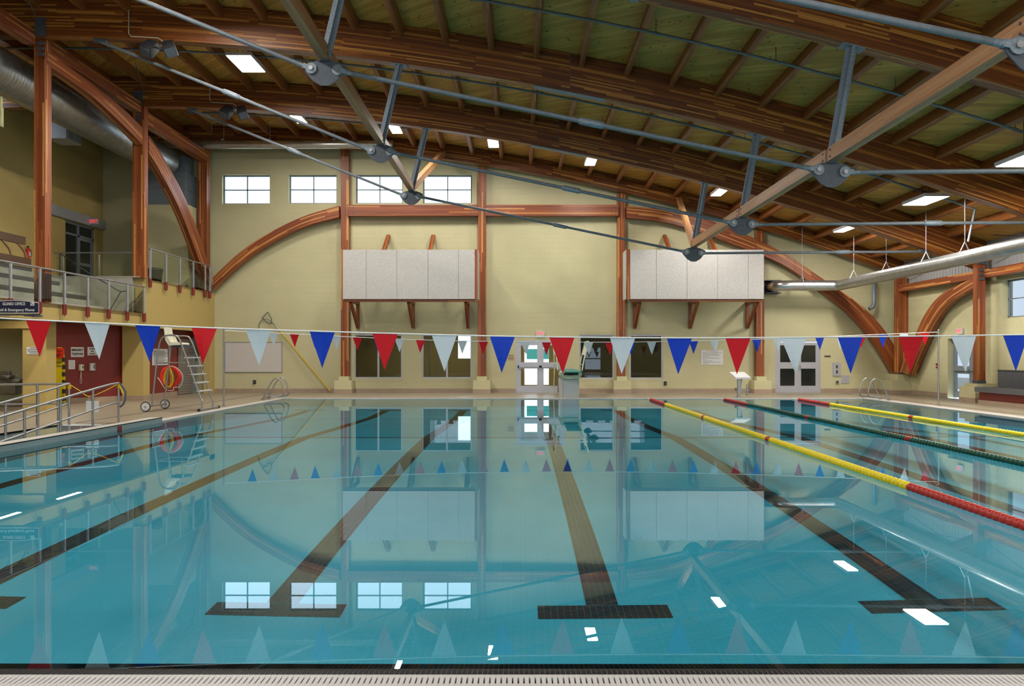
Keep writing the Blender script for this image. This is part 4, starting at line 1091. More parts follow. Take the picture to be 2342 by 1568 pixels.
xb = -9.8; ysP = [16.95, 16.6, 15.9, 14.9, 13.8]
tube_rail('stainless ramp rail on the far side of the ramp channel',
          [(xb, 17.0, ZR), (xb, 16.8, ZR-.02)]+[(xb, y, ZR+rampdrop(y)) for y in (16, 14, 12)],
          [(xb, 16.9, ZR-.43)]+[(xb, y, ZR-.43+rampdrop(y)) for y in (16, 14, 12)],
          [((xb, y, min(0, rz(y))), (xb, y, ZR+rampdrop(y))) for y in ysP[1:]])
tube_rail('level stainless rail running left from the head of the ramp',
          [(xb, 17.0, ZR), (-10.6, 16.85, ZR-.005), (-11.6, 16.6, ZR-.01)], [(xb, 17.0, ZR-.43), (-10.6, 16.85, ZR-.43), (-11.6, 16.6, ZR-.43)],
          [((xb, 17.0, 0), (xb, 17.0, ZR)), ((-10.42, 16.88, 0), (-10.42, 16.88, ZR)), ((-11.2, 16.7, 0), (-11.2, 16.7, ZR))])
# rope barrier with paper sign
t = thing('rope_barrier', (-9.4, 17.2, .7), 'yellow rope sagging between the two ramp rails', 'rope')
pA, pB = V((xb, 17.0, ZR-.01)), V((xa, 17.4, ZR-.01)); md = V((-9.45, 17.15, .60)); m = MB(); m.tube(smoothpts([pA, pA.lerp(md, .5)+V((0, 0, -.0)), md, md.lerp(pB, .5)+V((0, 0, -.03)), pB], 6), .010, 6); obj('rope_span', m, 'yellow_rope', t)
for p in (pA, pB):
    m = MB()
    for k in range(5): m.tube([(p.x+.034*math.cos(a), p.y+.034*math.sin(a), p.z-.02-k*.018) for a in [2*math.pi*i/10 for i in range(10)]], .010, 5, closed=True)
    obj('rope_knot', m, 'yellow_rope', t)
m = MB(); m.tube(smoothpts([pB, pB+V((.06, 0, -.12)), pB+V((.09, 0, -.22))], 4), .02, 6); obj('rope_tail', m, 'yellow_rope', t)
m = MB(); m.tube(smoothpts([pB+V((.03, 0, 0)), pB+V((.14, .02, -.18)), pB+V((.12, .0, -.42)), pB+V((.03, 0, -.52))], 5), .022, 8); obj('hanging_strap', m, 'galv_dark', t)
t = thing('paper_sign', (-9.46, 17.15, .35), 'blank white paper hanging from the yellow rope between the ramp rails', 'sign')
obj('sheet', B(-9.52, -9.24, 17.155, 17.16, .26, .50), 'sign_white', t)
m = MB(); m.tube([(-9.45, 17.15, .6), (-9.47, 17.157, .5)], .003, 5); obj('hanging_string', m, 'rope_white', t)

# ---- objects on the red wall and under the balcony
d = (V(RWs[1])-V(RWs[0])).normalized(); d = V((d[0], d[1], 0)); n_ = V((d.y, -d.x, 0))     # wall normal toward the pool
ang = math.atan2(d.y, d.x)
def onred(px, py, off=.0):
    """point on the slanting red wall under a pixel"""
    r = V(((px-CX)/F_PX, 1, (CY-py)/F_PX)); p0 = V((RWs[0][0], RWs[0][1], 0)); C0 = V((0, 0, CAMZ))
    tt = (p0-C0).dot(n_)/r.dot(n_); return C0+r*tt+n_*off
def plate_red(name, x0, y0, x1, y1, mat, th=.012, parent=None, label=None, cat=None, group=None):
    a, b_ = onred(x0, y1), onred(x1, y0); q = [V((a.x, a.y, a.z)), V((b_.x, b_.y, a.z)), V((b_.x, b_.y, b_.z)), V((a.x, a.y, b_.z))]
    return obj(name, MB().prism(q, n_*th), mat, parent, label, cat, group, at=None if parent else q[0])
t = thing('telephone_sign', onred(176, 805), 'white EMERGENCY TELEPHONE sign on the red wall', 'sign')
plate_red('sign_plate', 162, 793.5, 191.5, 816, 'sign_white', .01, t); R_ = (math.pi/2, 0, ang)
text('EMERGENCY', .10, onred(176.7, 800.2, .013), R_, 'ink', t, sx=.62, bold=.035); text('TELEPHONE', .10, onred(176.7, 809.3, .013), R_, 'ink', t, sx=.64, bold=.035)
t = thing('wall_notice', onred(210, 803), 'small white sign partly behind the white pennant on the red wall', 'sign')
plate_red('sign_plate', 200, 793.5, 221.5, 812, 'sign_white', .01, t)
for k in range(3): plate_red('text_line', 202, 795.5+k*5.6, 219, 799.0+k*5.6, 'ink', .012, t) if False else text(('KEEP', 'IT', 'SAFE')[k] if False else '■■■■'[:4-(k == 1)*2], .05, onred(210.5, 797.5+k*5.6, .013), R_, 'ink', t)
t = thing('paper_notice', onred(164, 833), 'white paper notice taped on the red wall left of the telephone', 'notice')
plate_red('sheet', 156.5, 823, 171.5, 844, 'sign_white', .006, t)
for k in range(7): plate_red('text_line', 159, 826+k*2.2, 169, 826.7+k*2.2, 'sign_grey', .008, t)
t = thing('wall_telephone', onred(184, 840), 'pale wall telephone with a hanging cord on the red wall', 'telephone')
plate_red('body', 180, 833, 189.5, 847, 'cream_plastic', .06, t); plate_red('handset', 180.5, 834, 183.5, 846, 'cream_plastic', .09, t); plate_red('keypad', 186, 836, 188.5, 842, 'ink', .064, t)
m = MB(); m.tube(smoothpts([onred(183.5, 847, .05), onred(182.3, 862, .05), onred(181.2, 873, .05), onred(183, 876, .05), onred(184.8, 873, .05), onred(184, 862, .05), onred(183.8, 850, .05)], 5), .006, 6); obj('cord', m, 'cream_plastic', t)
t = thing('soap_dispenser', onred(209, 838), 'white wall dispenser on the red wall right of the telephone', 'dispenser')
plate_red('body', 204, 830, 214.5, 847, 'white_paint', .09, t); plate_red('window', 211, 833, 213.3, 843, 'ink', .094, t)
# spine boards leaning in the recess
t = thing('spine_board', onred(140, 930, .1), 'yellow rescue board lettered AQUATIC CENTRE leaning beside the red wall', 'rescue board')
a, b_ = PY(117, 924, 23.9), PY(153, 791, 23.9)
pl = [(a.x, 0), (a.x+.46, 0), (a.x+.47, .5), (a.x+.45, 1.1), (a.x+.42, 1.62), (a.x+.36, 1.74), (a.x+.1, 1.74), (a.x+.03, 1.62), (a.x, 1.1)]
obj('board', MB().prism([(x, 23.8, z) for x, z in pl], (0, .06, 0)), 'plastic_yellow', t, bevel=.01)
m = MB()
for k, z in enumerate((.12, .34, .62, .86, 1.08, 1.3)): m.box(a.x+.40, a.x+.475, 23.78, 23.87, z, z+.13); 
m.box(a.x+.02, a.x+.1, 23.785, 23.8, .1, .45)
obj('grip_slot', m, 'ink', t)
text('AQUATIC', .075, (a.x+.26, 23.795, 1.27), FACE_CAM, 'bench_brown', t, sx=.8); text('CENTRE', .075, (a.x+.26, 23.795, 1.16), FACE_CAM, 'bench_brown', t, sx=.8)
text('- - - - -', .07, (a.x+.22, 23.795, .92), FACE_CAM, 'bench_brown', t) if False else None
t = thing('head_immobiliser', (a.x+.25, 23.75, 1.6), 'bright red head block pad strapped at the top of the yellow board', 'rescue pad')
m = MB()
for k in range(3): m.box(a.x+.02+.01*k, a.x+.45+.01*k, 23.62, 23.79, 1.42+k*.105, 1.42+k*.105+.09)
obj('pad', m, 'plastic_red', t, bevel=.02)
m = MB(); [m.box(a.x+.06+q*.14, a.x+.1+q*.14, 23.612, 23.62, 1.46+(q % 2)*.1, 1.5+(q % 2)*.1) for q in range(3)]; m.box(a.x+.2, a.x+.24, 23.66, 23.79, 1.73, 1.80); obj('strap', m, 'ink', t)
t = thing('pool_notice', PY(77, 802, 21.09), 'white notice with black lines on the yellow pier', 'notice')
a, b_ = PY(61, 810, 21.085), PY(94, 793, 21.085); obj('sheet', B(a.x, b_.x, 21.08, 21.1, a.z, b_.z), 'sign_white', t)
for k, (u, v_) in enumerate(((.22, .8), (.05, .95), (.08, .92), (.2, .8))): obj('text_line', B(a.x+(b_.x-a.x)*u, a.x+(b_.x-a.x)*v_, 21.077, 21.08, b_.z-.035-k*.045, b_.z-.02-k*.045), 'ink', t)
# drinking fountain
p = PY(22, 872, 22.9); t = thing('drinking_fountain', (p.x, 22.9, .9), 'dark steel double drinking fountain in the left recess', 'drinking fountain')
obj('back_plate', B(PY(0, 850, 23.1).x-.3, PY(24, 850, 23.1).x, 23.05, 23.15, .62, 1.03), 'stainless', t)
for px, py, r_ in ((12, 860, .2), (34, 869, .17)):
    c = PY(px, py, 22.85); m = MB(); m.tube([(c.x, 22.85, c.z+.03), (c.x, 22.85, c.z), (c.x, 22.85, c.z-.07), (c.x, 22.85, c.z-.11)], r_, 18, radii=[r_+.02, r_+.02, r_*.8, r_*.5]); bw = obj('basin', m, 'duct_dark', t)
    m = MB(); m.tube(smoothpts([(c.x+.08, 22.88, c.z+.02), (c.x+.08, 22.86, c.z+.13), (c.x+.03, 22.84, c.z+.14)], 3), .012, 6); obj('spout', m, 'stainless', bw)
obj('cabinet', B(PY(2, 0, 23).x, PY(42, 0, 23).x, 22.85, 23.15, .38, .68), 'duct_dark', t, bevel=.02)
# lights under the balcony
for x, y in ((-13.2, 22.9), (-13.1, 19.9), (-13.1, 16.5)):
    lt = thing('soffit_light', (x, y, 2.6), 'slim light strip under the left balcony', 'ceiling light', 'balcony soffit lights')
    obj('housing', B(x-.07, x+.07, y-.6, y+.6, 2.575, 2.62), 'white_paint', lt); obj('diffuser', B(x-.055, x+.055, y-.58, y+.58, 2.568, 2.575), 'lamp_glow', lt)
    area('soffit_glow', (x, y, 2.56), (0, 0, 0), .1, 1.1, 18, (1, .9, .75))
# ================================================================ FAR WALL FITTINGS
def panelbox(x0p, x1p, seams, side, label):
    Yp = 29.9; a, b_ = PY(x0p, 683.5, Yp), PY(x1p, 571, Yp); z0, z1 = a.z, b_.z
    t = thing('acoustic_panel_box', ((a.x+b_.x)/2, Yp, z0), label, 'wall panel', 'speckled panel boxes on the far wall')
    xs = [a.x]+[PY(s, 0, Yp).x for s in seams]+[b_.x]
    for p, q in zip(xs, xs[1:]): obj('face_panel', B(p+.006, q-.006, Yp-.02, Yp, z0, z1), 'panel_speckle', t)
    obj('backing', B(a.x+.01, b_.x-.01, Yp+.001, Yp+.05, z0+.01, z1-.01), 'panel_edge', t)
    if side > 0: obj('side_board', B(b_.x, b_.x+.10, Yp+.0, Yp+.12, z0-.02, z1+.02), 'glulam_column', t); obj('side_panel', B(b_.x+.10, b_.x+.13, Yp+.1, Yp+.9, z0, z1), 'panel_speckle', t)
    else: obj('side_board', B(a.x-.10, a.x, Yp, Yp+.12, z0-.02, z1+.02), 'glulam_column', t); obj('side_panel', B(a.x-.16, a.x-.13, Yp+.1, Yp+.9, z0, z1), 'panel_speckle', t)
    obj('lower_beam', B(a.x+.0, b_.x+.0, Yp+.06, Yp+.24, z0-.10, z0+.06), 'glulam_column', t)
    obj('top_beam', B(a.x+.0, b_.x+.0, Yp+.06, Yp+.24, z1-.2, z1-.04), 'glulam_column', t)
    return t, z0, z1
def bracket(xt, xw, z0, label):
    Yp = 29.9; A = PY(xt, 686, Yp+.1); Bp = PY(xw, 750, YW-.1); x = (A.x+Bp.x)/2
    t = thing('timber_bracket', (x, YW, Bp.z), label, 'bracket', 'timber brackets under the wall panels')
    w_ = .12
    obj('wall_post', B(x-w_/2, x+w_/2, YW-.12, YW-.007, Bp.z-.02, z0-.02), 'glulam_column', t)
    obj('top_arm', B(x-w_/2, x+w_/2, Yp+.25, YW-.007, z0-.12, z0-.0), 'glulam_column', t)
    m = MB(); m.bar((x, YW-.12, Bp.z+.06), (x, Yp+.2, z0-.10), w_*.9, .12); obj('diagonal_brace', m, 'glulam_column', t)
def topbrace(px, z1, label):
    x = PY(px, 0, 30.7).x; m = MB(); zt = PY(0, 537, YW).z; m.bar((x, YW-.01, zt-.05), (x, 30.1, z1-.15), .14, .14)
    obj('timber_brace', m, 'glulam_column', None, label, 'bracket', 'timber braces above the wall panels', at=(x, YW, zt))
t1, z0, z1 = panelbox(784, 1086, (838, 908, 979, 1049), 1, 'grey speckled panel box on the far wall left of the exit doors')
for a, b_, lb in ((805, 814, 'first'), (936, 942, 'middle'), (1065, 1070, 'last')): bracket(a, b_, z0, 'timber bracket under the left wall panel, %s from the left' % lb)
for a, lb in ((881, 'left'), (986, 'right')): topbrace(a, z1, 'short timber brace rising above the left wall panel, %s one of two' % lb)
t2, z0, z1 = panelbox(1441, 1747, (1501, 1571, 1641, 1711), -1, 'grey speckled panel box on the far wall right of the exit doors')
for a, b_, lb in ((1461, 1456, 'first'), (1592, 1584, 'middle'), (1728, 1716, 'last')): bracket(a, b_, z0, 'timber bracket under the right wall panel, %s from the left' % lb)
for a, lb in ((1528, 'left'), (1631, 'right')): topbrace(a, z1, 'short timber brace rising above the right wall panel, %s one of two' % lb)
# whiteboard, outlets, signs, switch boxes
a, b_ = PY(515, 850, YW-.03), PY(644, 783, YW-.03); t = thing('whiteboard', ((a.x+b_.x)/2, YW, a.z), 'large blank whiteboard on the far wall behind the left pennant post', 'whiteboard')
obj('board', B(a.x, b_.x, YW-.03, YW-.007, a.z, b_.z), 'whiteboard', t)
m = MB()
for q in ((a.x-.02, b_.x+.02, a.z-.02, a.z), (a.x-.02, b_.x+.02, b_.z, b_.z+.02), (a.x-.02, a.x, a.z, b_.z), (b_.x, b_.x+.02, a.z, b_.z)): m.box(q[0], q[1], YW-.04, YW-.007, q[2], q[3])
obj('rim', m, 'frame_grey', t)
for px, py, lb in ((582, 873, 'below the whiteboard'), (1522, 876, 'right of the last low window')):
    c = PY(px, py, YW-.03); t = thing('wall_socket', c, 'small black covered wall socket '+lb, 'socket', 'black wall sockets')
    obj('cover', B(c.x-.055, c.x+.055, YW-.06, YW-.007, c.z-.07, c.z+.07), 'black_plastic', t, bevel=.01); obj('flap', B(c.x-.03, c.x+.04, YW-.075, YW-.06, c.z-.04, c.z+.03), 'galv_dark', t)
a, b_ = PY(1603.5, 834, YW-.02), PY(1654, 800, YW-.02); t = thing('rules_sign', ((a.x+b_.x)/2, YW-.02, a.z), 'white diving board rules sign on the far wall above the starting block', 'sign')
obj('sign_plate', B(a.x, b_.x, YW-.02, YW-.007, a.z, b_.z), 'sign_white', t)
text('Diving Board Rules', .055, ((a.x+b_.x)/2, YW-.022, b_.z-.035), FACE_CAM, 'ink_red', t, sx=1.1)
for k, s in enumerate(('One person on the board or ladder at a time', 'One bounce only on the diving board', 'Divers jump straight off the diving board', 'into the water', 'Before using the board check the water', 'is clear', 'Look before you enter', 'No hanging on the board, and dive only in', 'the diving area')):
    text(s, .042, (a.x+.07, YW-.022, b_.z-.10-k*.056), FACE_CAM, 'ink', t, align='LEFT', sx=.98, ext=.001)
a, b_ = PY(1161, 824, YW-.02), PY(1176, 811, YW-.02); t = thing('small_wall_sign', (a.x, YW-.02, a.z), 'small printed sign beside the blue pennant left of the exit doors', 'sign')
obj('sign_plate', B(a.x, b_.x, YW-.012, YW-.007, a.z, b_.z), 'wall_yellow', t)
for k in range(4): obj('text_line', B(a.x+.02*(k % 2), b_.x-.02, YW-.014, YW-.012, b_.z-.03-k*.055, b_.z-.008-k*.055), 'ink_red' if k % 2 else 'sign_blue', t)
c = PY(1892, 814, YW); obj('wall_slot', B(c.x-.12, c.x+.12, YW-.03, YW-.007, c.z-.025, c.z+.02), 'ink', None, 'thin dark slot plate on the far wall right of the grey doors', 'vent', at=c)
def wbox(name, x0, y0, x1, y1, mat, label, cat, d=.05):
    a, b_ = PY(x0, y1, YW), PY(x1, y0, YW); t = thing(name, ((a.x+b_.x)/2, YW, a.z), label, cat); obj('cover', B(a.x, b_.x, YW-d, YW-.007, a.z, b_.z), mat, t, bevel=.006); return t, a, b_
t, a, b_ = wbox('control_panel', 1904, 829, 1921.5, 859, 'aluminium', 'tall grey control panel with two black switches on the far wall', 'control panel')
for f in (.3, .7):
    zc = a.z+(b_.z-a.z)*f; obj('switch', B((a.x+b_.x)/2-.03, (a.x+b_.x)/2+.03, YW-.065, YW-.05, zc-.06, zc+.06), 'ink', t)
t, a, b_ = wbox('access_panel', 1923.5, 858, 1941, 876, 'aluminium', 'square grey access panel on the far wall right of the control panel', 'access panel', .03)
obj('latch', MB().disc(((a.x+b_.x)/2, YW-.034, (a.z+b_.z)/2-.04), (0, 1, 0), .015, .01, 10), 'stainless', t)
t, a, b_ = wbox('socket_box', 1910, 869, 1918, 877, 'clad_grey', 'small grey socket box below the control panel', 'socket', .05)
obj('flap', B(a.x+.03, b_.x-.03, YW-.062, YW-.05, a.z+.02, b_.z-.03), 'ink', t)
p = PX(2144, 836, XR-.03); t = thing('fire_alarm_point', p, 'small red alarm box on the right wall left of the daylit door', 'alarm')
obj('box', B(XR-.06, XR-.007, p.y-.06, p.y+.06, p.z-.09, p.z+.09), 'paint_red', t, bevel=.008); obj('lever', B(XR-.075, XR-.06, p.y-.035, p.y+.035, p.z-.03, p.z+.0), 'sign_white', t)
# shepherd's crook pole leaning on the wall
A = PY(755, 893, 31.25); Bq = PY(628, 742, 31.42); t = thing('rescue_pole', A, 'long yellow rescue pole with a wire hoop leaning on the far wall', 'rescue pole')
m = MB(); m.tube([A, A.lerp(Bq, .93)], .028, 10); obj('shaft', m, 'pole_yellow', t)
hp_ = lambda L: [PY(x, y, 31.42) for x, y in L]
m = MB(); m.tube([A.lerp(Bq, .93), Bq], .02, 8); obj('ferrule', m, 'stainless', t)
m = MB(); m.tube(smoothpts(hp_([(621, 737), (615, 739), (601, 728), (600, 726), (611, 715), (614, 715), (621, 729), (621, 731)]), 4, True), .014, 6)
m.tube([Bq]+hp_([(619, 735)]), .016, 6); m.tube(smoothpts(hp_([(619, 735), (612, 730), (603, 730), (594, 737), (591, 751)]), 5), .010, 6); m.tube(smoothpts(hp_([(601, 731), (595, 736), (592, 744), (591, 751)]), 4), .008, 6)
obj('hoop', m, 'galv_dark', t)

# ================================================================ POOLSIDE
def ladder(side, ya, yb, xbase, label):
    s = side      # +1: pool lies toward +X of the base
    t = thing('pool_ladder', (xbase, ya, 0), label, 'pool ladder', 'stainless pool ladders')
    for y in (ya, yb):
        P = [(0, .0), (.12, .22), (.27, .52), (.40, .69), (.52, .72), (.63, .62), (.70, .42), (.74, .25), (.70, .14), (.58, .105), (.35, .12), (.16, .115), (.08, .05), (.07, .0)]
        m = MB(); m.tube(smoothpts([(xbase+s*x, y, z) for x, z in P], 5), .02, 10); obj('grab_rail', m, 'stainless', t)
        m = MB(); m.tube([(xbase, y, 0), (xbase, y, .03)], .04, 12); m.tube([(xbase+s*.07, y, 0), (xbase+s*.07, y, .03)], .04, 12); obj('deck_flange', m, 'stainless', t)
    return t
ladder(1, 26.3, 26.85, -8.68, 'stainless grab rails of the left pool ladder near the far corner')
ladder(-1, 25.8, 26.45, 12.20, 'stainless grab rails of the right pool ladder near the far corner')
# pennant lines
def pennants(name, pts, r, flags, size, hgt, Y, label, posts, yoff=0):
    base_ = pts[0]
    t = thing(name, base_, label, 'pennant line', 'backstroke pennant lines')
    sp = smoothpts(pts, 8); m = MB(); m.tube(sp, r, 6); obj('line', m, 'rope_white', t)
    def at(x):
        for p, q in zip(sp, sp[1:]):
            if p.x <= x <= q.x: return p.lerp(q, (x-p.x)/max(1e-6, q.x-p.x))
        return sp[0]
    rnd = random.Random(5)
    for x, c in flags:
        a, b_ = at(x-size/2), at(x+size/2); mid = (a+b_)/2; curl = rnd.uniform(-.02, .02)
        tip = V((mid.x+rnd.uniform(-.012, .012), mid.y+curl*2, mid.z-hgt))
        F = MB(); n = 5; rows = []
        for i in range(n+1):
            f = i/n; l = a.lerp(tip, f); r2 = b_.lerp(tip, f); c_ = (l+r2)/2+V((0, curl*math.sin(f*3), 0))
            rows.append((l, c_, r2))
        for i in range(n):
            for k in range(2):
                q = [rows[i][k], rows[i+1][k], rows[i+1][k+1], rows[i][k+1]]
                F.face(q, smooth=True); F.face([p+V((0, .002, 0)) for p in reversed(q)], smooth=True)
        obj('pennant', F, {'R': 'flag_red', 'W': 'flag_white', 'B': 'flag_blue'}[c], t)
    for x, y, z in posts:
        m = MB(); m.tube([(x, y, 0), (x, y, z+.05)], .024, 10); p = obj('post', m, 'stainless', t)
        m = MB(); m.tube([(x, y, 0), (x, y, .03)], .05, 12); m.sphere((x, y, z+.06), .035, 8); obj('post_fitting', m, 'stainless', p)
    return t
Yn = 8.45; nx = lambda px: (px-CX)/F_PX*Yn
NP = [(-330, 700), (-150, 715), (0, 727), (200, 737), (500, 750), (1000, 765), (1300, 770.5), (1700, 772), (2342, 765), (2600, 758)]
seq = [(88, 'R'), (222, 'W'), (338, 'B'), (467, 'R'), (590, 'W'), (737, 'B'), (881, 'R'), (1016, 'W'), (1149, 'B'), (1285, 'R'), (1424, 'W'), (1554, 'B'), (1688, 'R'), (1815, 'W'), (1945, 'B'), (2084, 'R'), (2204, 'W'), (2323, 'B')]
pennants('pennant_line', [PY(x, y, Yn) for x, y in NP], .008, [(nx(p), c) for p, c in seq], .275, .395, Yn, 'near white line of large red, white and blue pennants across the whole picture', [])
Yf = 23.0
FP = [(512, 756), (600, 760), (800, 770), (1000, 778), (1250, 782), (1500, 781), (1750, 775), (1950, 767), (2146, 759)]
fl_ = []
for i in range(33): fl_.append(((577+48.07*i-CX)/F_PX*Yf, 'BWR'[i % 3]))
pennants('pennant_line', [PY(x, y, Yf) for x, y in FP], .010, fl_, .275, .385, Yf, 'far line of small pennants strung between two steel posts near the pool end', [(PY(512, 0, Yf).x, Yf, 2.2), (PY(2146.5, 0, Yf).x, Yf, 2.17)])
# lane ropes
fm = MB(); fm.tube([(0, -.045, 0), (0, -.040, 0), (0, -.012, 0), (0, .012, 0), (0, .040, 0), (0, .045, 0)], .055, 10, radii=[.03, .048, .056, .056, .048, .03])
floats = {}
def lane_rope(x, colf, label):
    t = thing('lane_rope', (x, 15, WZ), label, 'lane rope', 'floating lane ropes')
    m = MB(); m.tube([(x, PY1-.02, .0), (x, 26.2, .005), (x, 4.1, .005)], .012, 6); obj('cable', m, 'rope_white', t)
    y = 26.3
    while y > 4.1:
        mt = colf(y)
        if mt not in floats:
            me = obj('float', fm, mt); floats[mt] = me.data; o = me
        else: o = bpy.data.objects.new('float', floats[mt]); COL.objects.link(o)
        o.parent = t; o.location = (0, y-15, .01-WZ+.0); y -= .1
mk = lambda y: abs(y-18.7) < .1 or abs(y-13.85) < .1
lane_rope(4.4, lambda y: 'float_dark_red' if (y > 23.65 or y < 8.85 or mk(y)) else 'plastic_yellow', 'yellow lane rope with a long red end nearest the camera')
lane_rope(6.88, lambda y: 'float_dark_red' if (y > 23.6 or mk(y)) else 'plastic_green', 'dark green lane rope between the two yellow ones')
lane_rope(9.38, lambda y: 'float_dark_red' if (y > 23.6 or mk(y)) else 'plastic_yellow', 'yellow lane rope farthest to the right')
# ---- springboard
t = thing('diving_board', (1.72, 28, 0), 'green springboard on a grey pedestal at the far pool end', 'diving board')
X0, X1 = PY(1288.5, 0, 27.45).x, PY(1323.5, 0, 27.45).x
obj('pedestal', B(X0, X1, 27.45, 28.7, 0, .66), 'stand_grey', t, bevel=.02)
obj('pedestal_side', B(X0-.11, X0-.005, 27.5, 28.7, 0, .66), 'coping_tile', t, bevel=.01)
m = MB(); z0, z1 = .66, 1.0; xa, xb2 = PY(1281, 0, 27.4).x, PY(1331, 0, 27.4).x; xm = (xa+xb2)/2; w2 = (xb2-xa)/2
def trap(zl, zh, f0, f1, y0, y1, mb):
    q = [V((xm-w2*f0, y0, zl)), V((xm+w2*f0, y0, zl)), V((xm+w2*f1, y0, zh)), V((xm-w2*f1, y0, zh))]; mb.prism(q, (0, y1-y0, 0))
trap(.67, .72, .68, .84, 27.35, 28.8, m); trap(.72, .80, .84, .98, 27.35, 28.8, m); trap(.80, .91, .98, .90, 27.5, 28.8, m)
for s in (-1, 1): m.box(xm+s*w2*.98, xm+s*w2*.66, 27.35, 27.5, .80, .89)
trap(.89, .925, .92, .8, 27.35, 28.8, m)
obj('casting', m, 'casting_green', t)
obj('slot', B(xm-w2*.64, xm+w2*.64, 27.38, 27.49, .78, .89), 'ink', t)
m = MB(); 
m.prism([(1.54, 25.75, .925), (2.03, 25.75, .925), (2.10, 29.6, .93), (1.61, 29.6, .93)], (0, 0, .035)); obj('board', m, 'board_green', t)
for s in (-1, 1):
    x = xm+s*.44; xt = x+s*(.26 if s > 0 else .06)
    m = MB(); m.tube(smoothpts([(x, 28.1, .95), (x+(xt-x)*.38, 28.3, 1.4), (xt, 28.6, 1.95), (xt+s*.01, 28.9, 2.0), (xt, 30.0, 2.0), (xt, 30.25, 1.9), (x+(xt-x)*.3, 30.3, 1.0), (x+s*.05, 30.3, 0)], 5), .024, 10)
    m.tube([(x+(xt-x)*.2, 28.15, 1.15), (x+(xt-x)*.3, 30.3, 1.15)], .018, 8); m.tube([(x+(xt-x)*.55, 28.36, 1.52), (x+(xt-x)*.6, 30.3, 1.52)], .018, 8)
    obj('guard_rail', m, 'casting_green', t)
    m = MB(); m.prism([(x+(xt-x)*.55, 28.5, 1.5), (x+(xt-x)*.55, 30.2, 1.5), (xt, 30.1, 1.9), (xt, 28.7, 1.9)], (.01*s, 0, 0)); obj('rail_panel', m, 'cream_plastic', t)
m = MB(); [m.box(xm-.28, xm+.28, 30.0+k*.22, 30.18+k*.22, .8-k*.25, .83-k*.25) for k in range(3)]; [m.box(xm+s*.3-.015, xm+s*.3+.015, 29.6, 30.7, .0, .05) for s in (-1, 1)]
for s in (-1, 1): m.bar((xm+s*.3, 29.7, 1.0), (xm+s*.3, 30.75, .03), .04, .08)
m.box(xm-.3, xm+.3, 29.3, 29.5, 0, 1.0)
obj('steps', m, 'stand_grey', t)
# ---- starting block
x = 7.85; t = thing('starting_block', (x, 27.7, 0), 'white starting block on a steel leg at the far pool edge', 'starting block')
m = MB(); m.prism([(x-.27, 27.55, .66), (x+.27, 27.55, .66), (x+.22, 28.2, .84), (x-.32, 28.2, .84)], (0, 0, .06)); obj('platform', m, 'white_paint', t, bevel=.012)
m = MB(); m.box(x-.17, x-.07, 27.62, 27.74, 0, .69); m.box(x+.27, x+.32, 28.1, 28.16, .12, .45); m.bar((x-.02, 27.9, .28), (x+.05, 27.9, .76), .07, .05); m.box(x-.2, x+.32, 27.86, 27.92, .24, .28); m.box(x-.22, x-.12, 27.7, 27.9, .28, .34); obj('leg', m, 'stainless', t)
m = MB(); m.tube([(x+.29, 28.1, .12), (x+.29, 28.1, .06)], .035, 8); m.box(x-.2, x, 27.56, 27.84, 0, .015); obj('foot_plate', m, 'galvanised', t)
# ---- grey bench on the right
t = thing('wall_bench', (14.7, 22, 0), 'long grey speckled bench with a red base along the right wall', 'bench')
obj('backrest', B(14.92, 15.08, 15, 24.45, .52, 1.02), 'seat_speckle', t, bevel=.01); obj('back_cap', B(14.9, 15.09, 15, 24.45, 1.02, 1.045), 'concrete_dark', t)
obj('seat', B(14.1, 14.92, 15, 24.3, .37, .52), 'seat_speckle', t, bevel=.015); obj('base', B(14.25, 15.08, 15, 24.3, .12, .37), 'paint_red', t); obj('base_tiles', B(14.22, 15.08, 15, 24.32, 0, .12), 'baseboard_tile', t)
# ---- lifeguard chair
t = thing('guard_chair', (-9.3, 21.35, 0), 'tall steel lifeguard chair on wheels with a cream plastic seat', 'lifeguard chair')
YA, YBk = 20.95, 21.75
for y, dx in ((YA, 0), (YBk, -.03)):
    P = [(-9.86, .12), (-9.78, .9), (-9.68, 1.7), (-9.60, 1.95), (-9.45, 2.03), (-9.25, 2.03), (-9.14, 1.95), (-9.0, 1.6), (-8.58, .42), (-8.52, .28), (-8.52, .05)]
    m = MB(); m.tube([(x_+dx, y, z) for x_, z in smoothpts([(a, b_, 0) for a, b_ in P], 4) and [(v_.x, v_.y) for v_ in smoothpts([(a, b_, 0) for a, b_ in P], 4)]], .021, 10); obj('side_frame', m, 'stainless', t)
    m = MB(); m.tube([(-9.75+dx, y, 1.30), (-8.93+dx, y, 1.30)], .016, 8); m.tube([(-9.4, y, 1.3), (-9.4, y, 1.76)], .014, 8); obj('cross_bar', m, 'stainless', t)
obj('axle', MB().tube([(-9.93, YA-.15, .135), (-9.93, YBk+.15, .135)], .022, 8), 'stainless', t); obj('foot_bar', MB().tube([(-8.52, YA-.2, .045), (-8.52, YBk+.35, .045)], .026, 8), 'stainless', t); m = MB()
m.tube([(-9.42, YA, 2.03), (-9.42, YBk, 2.03)], .018, 8); m.tube([(-9.72, YA, 1.3), (-9.72, YBk, 1.3)], .016, 8); obj('cross_rail', m, 'stainless', t)
m = MB(); [m.disc((-8.52, y, .045), (0, 1, 0), .04, .05, 10) for y in (YA-.2, YBk+.35)]; obj('rubber_foot', m, 'black_rubber', t)
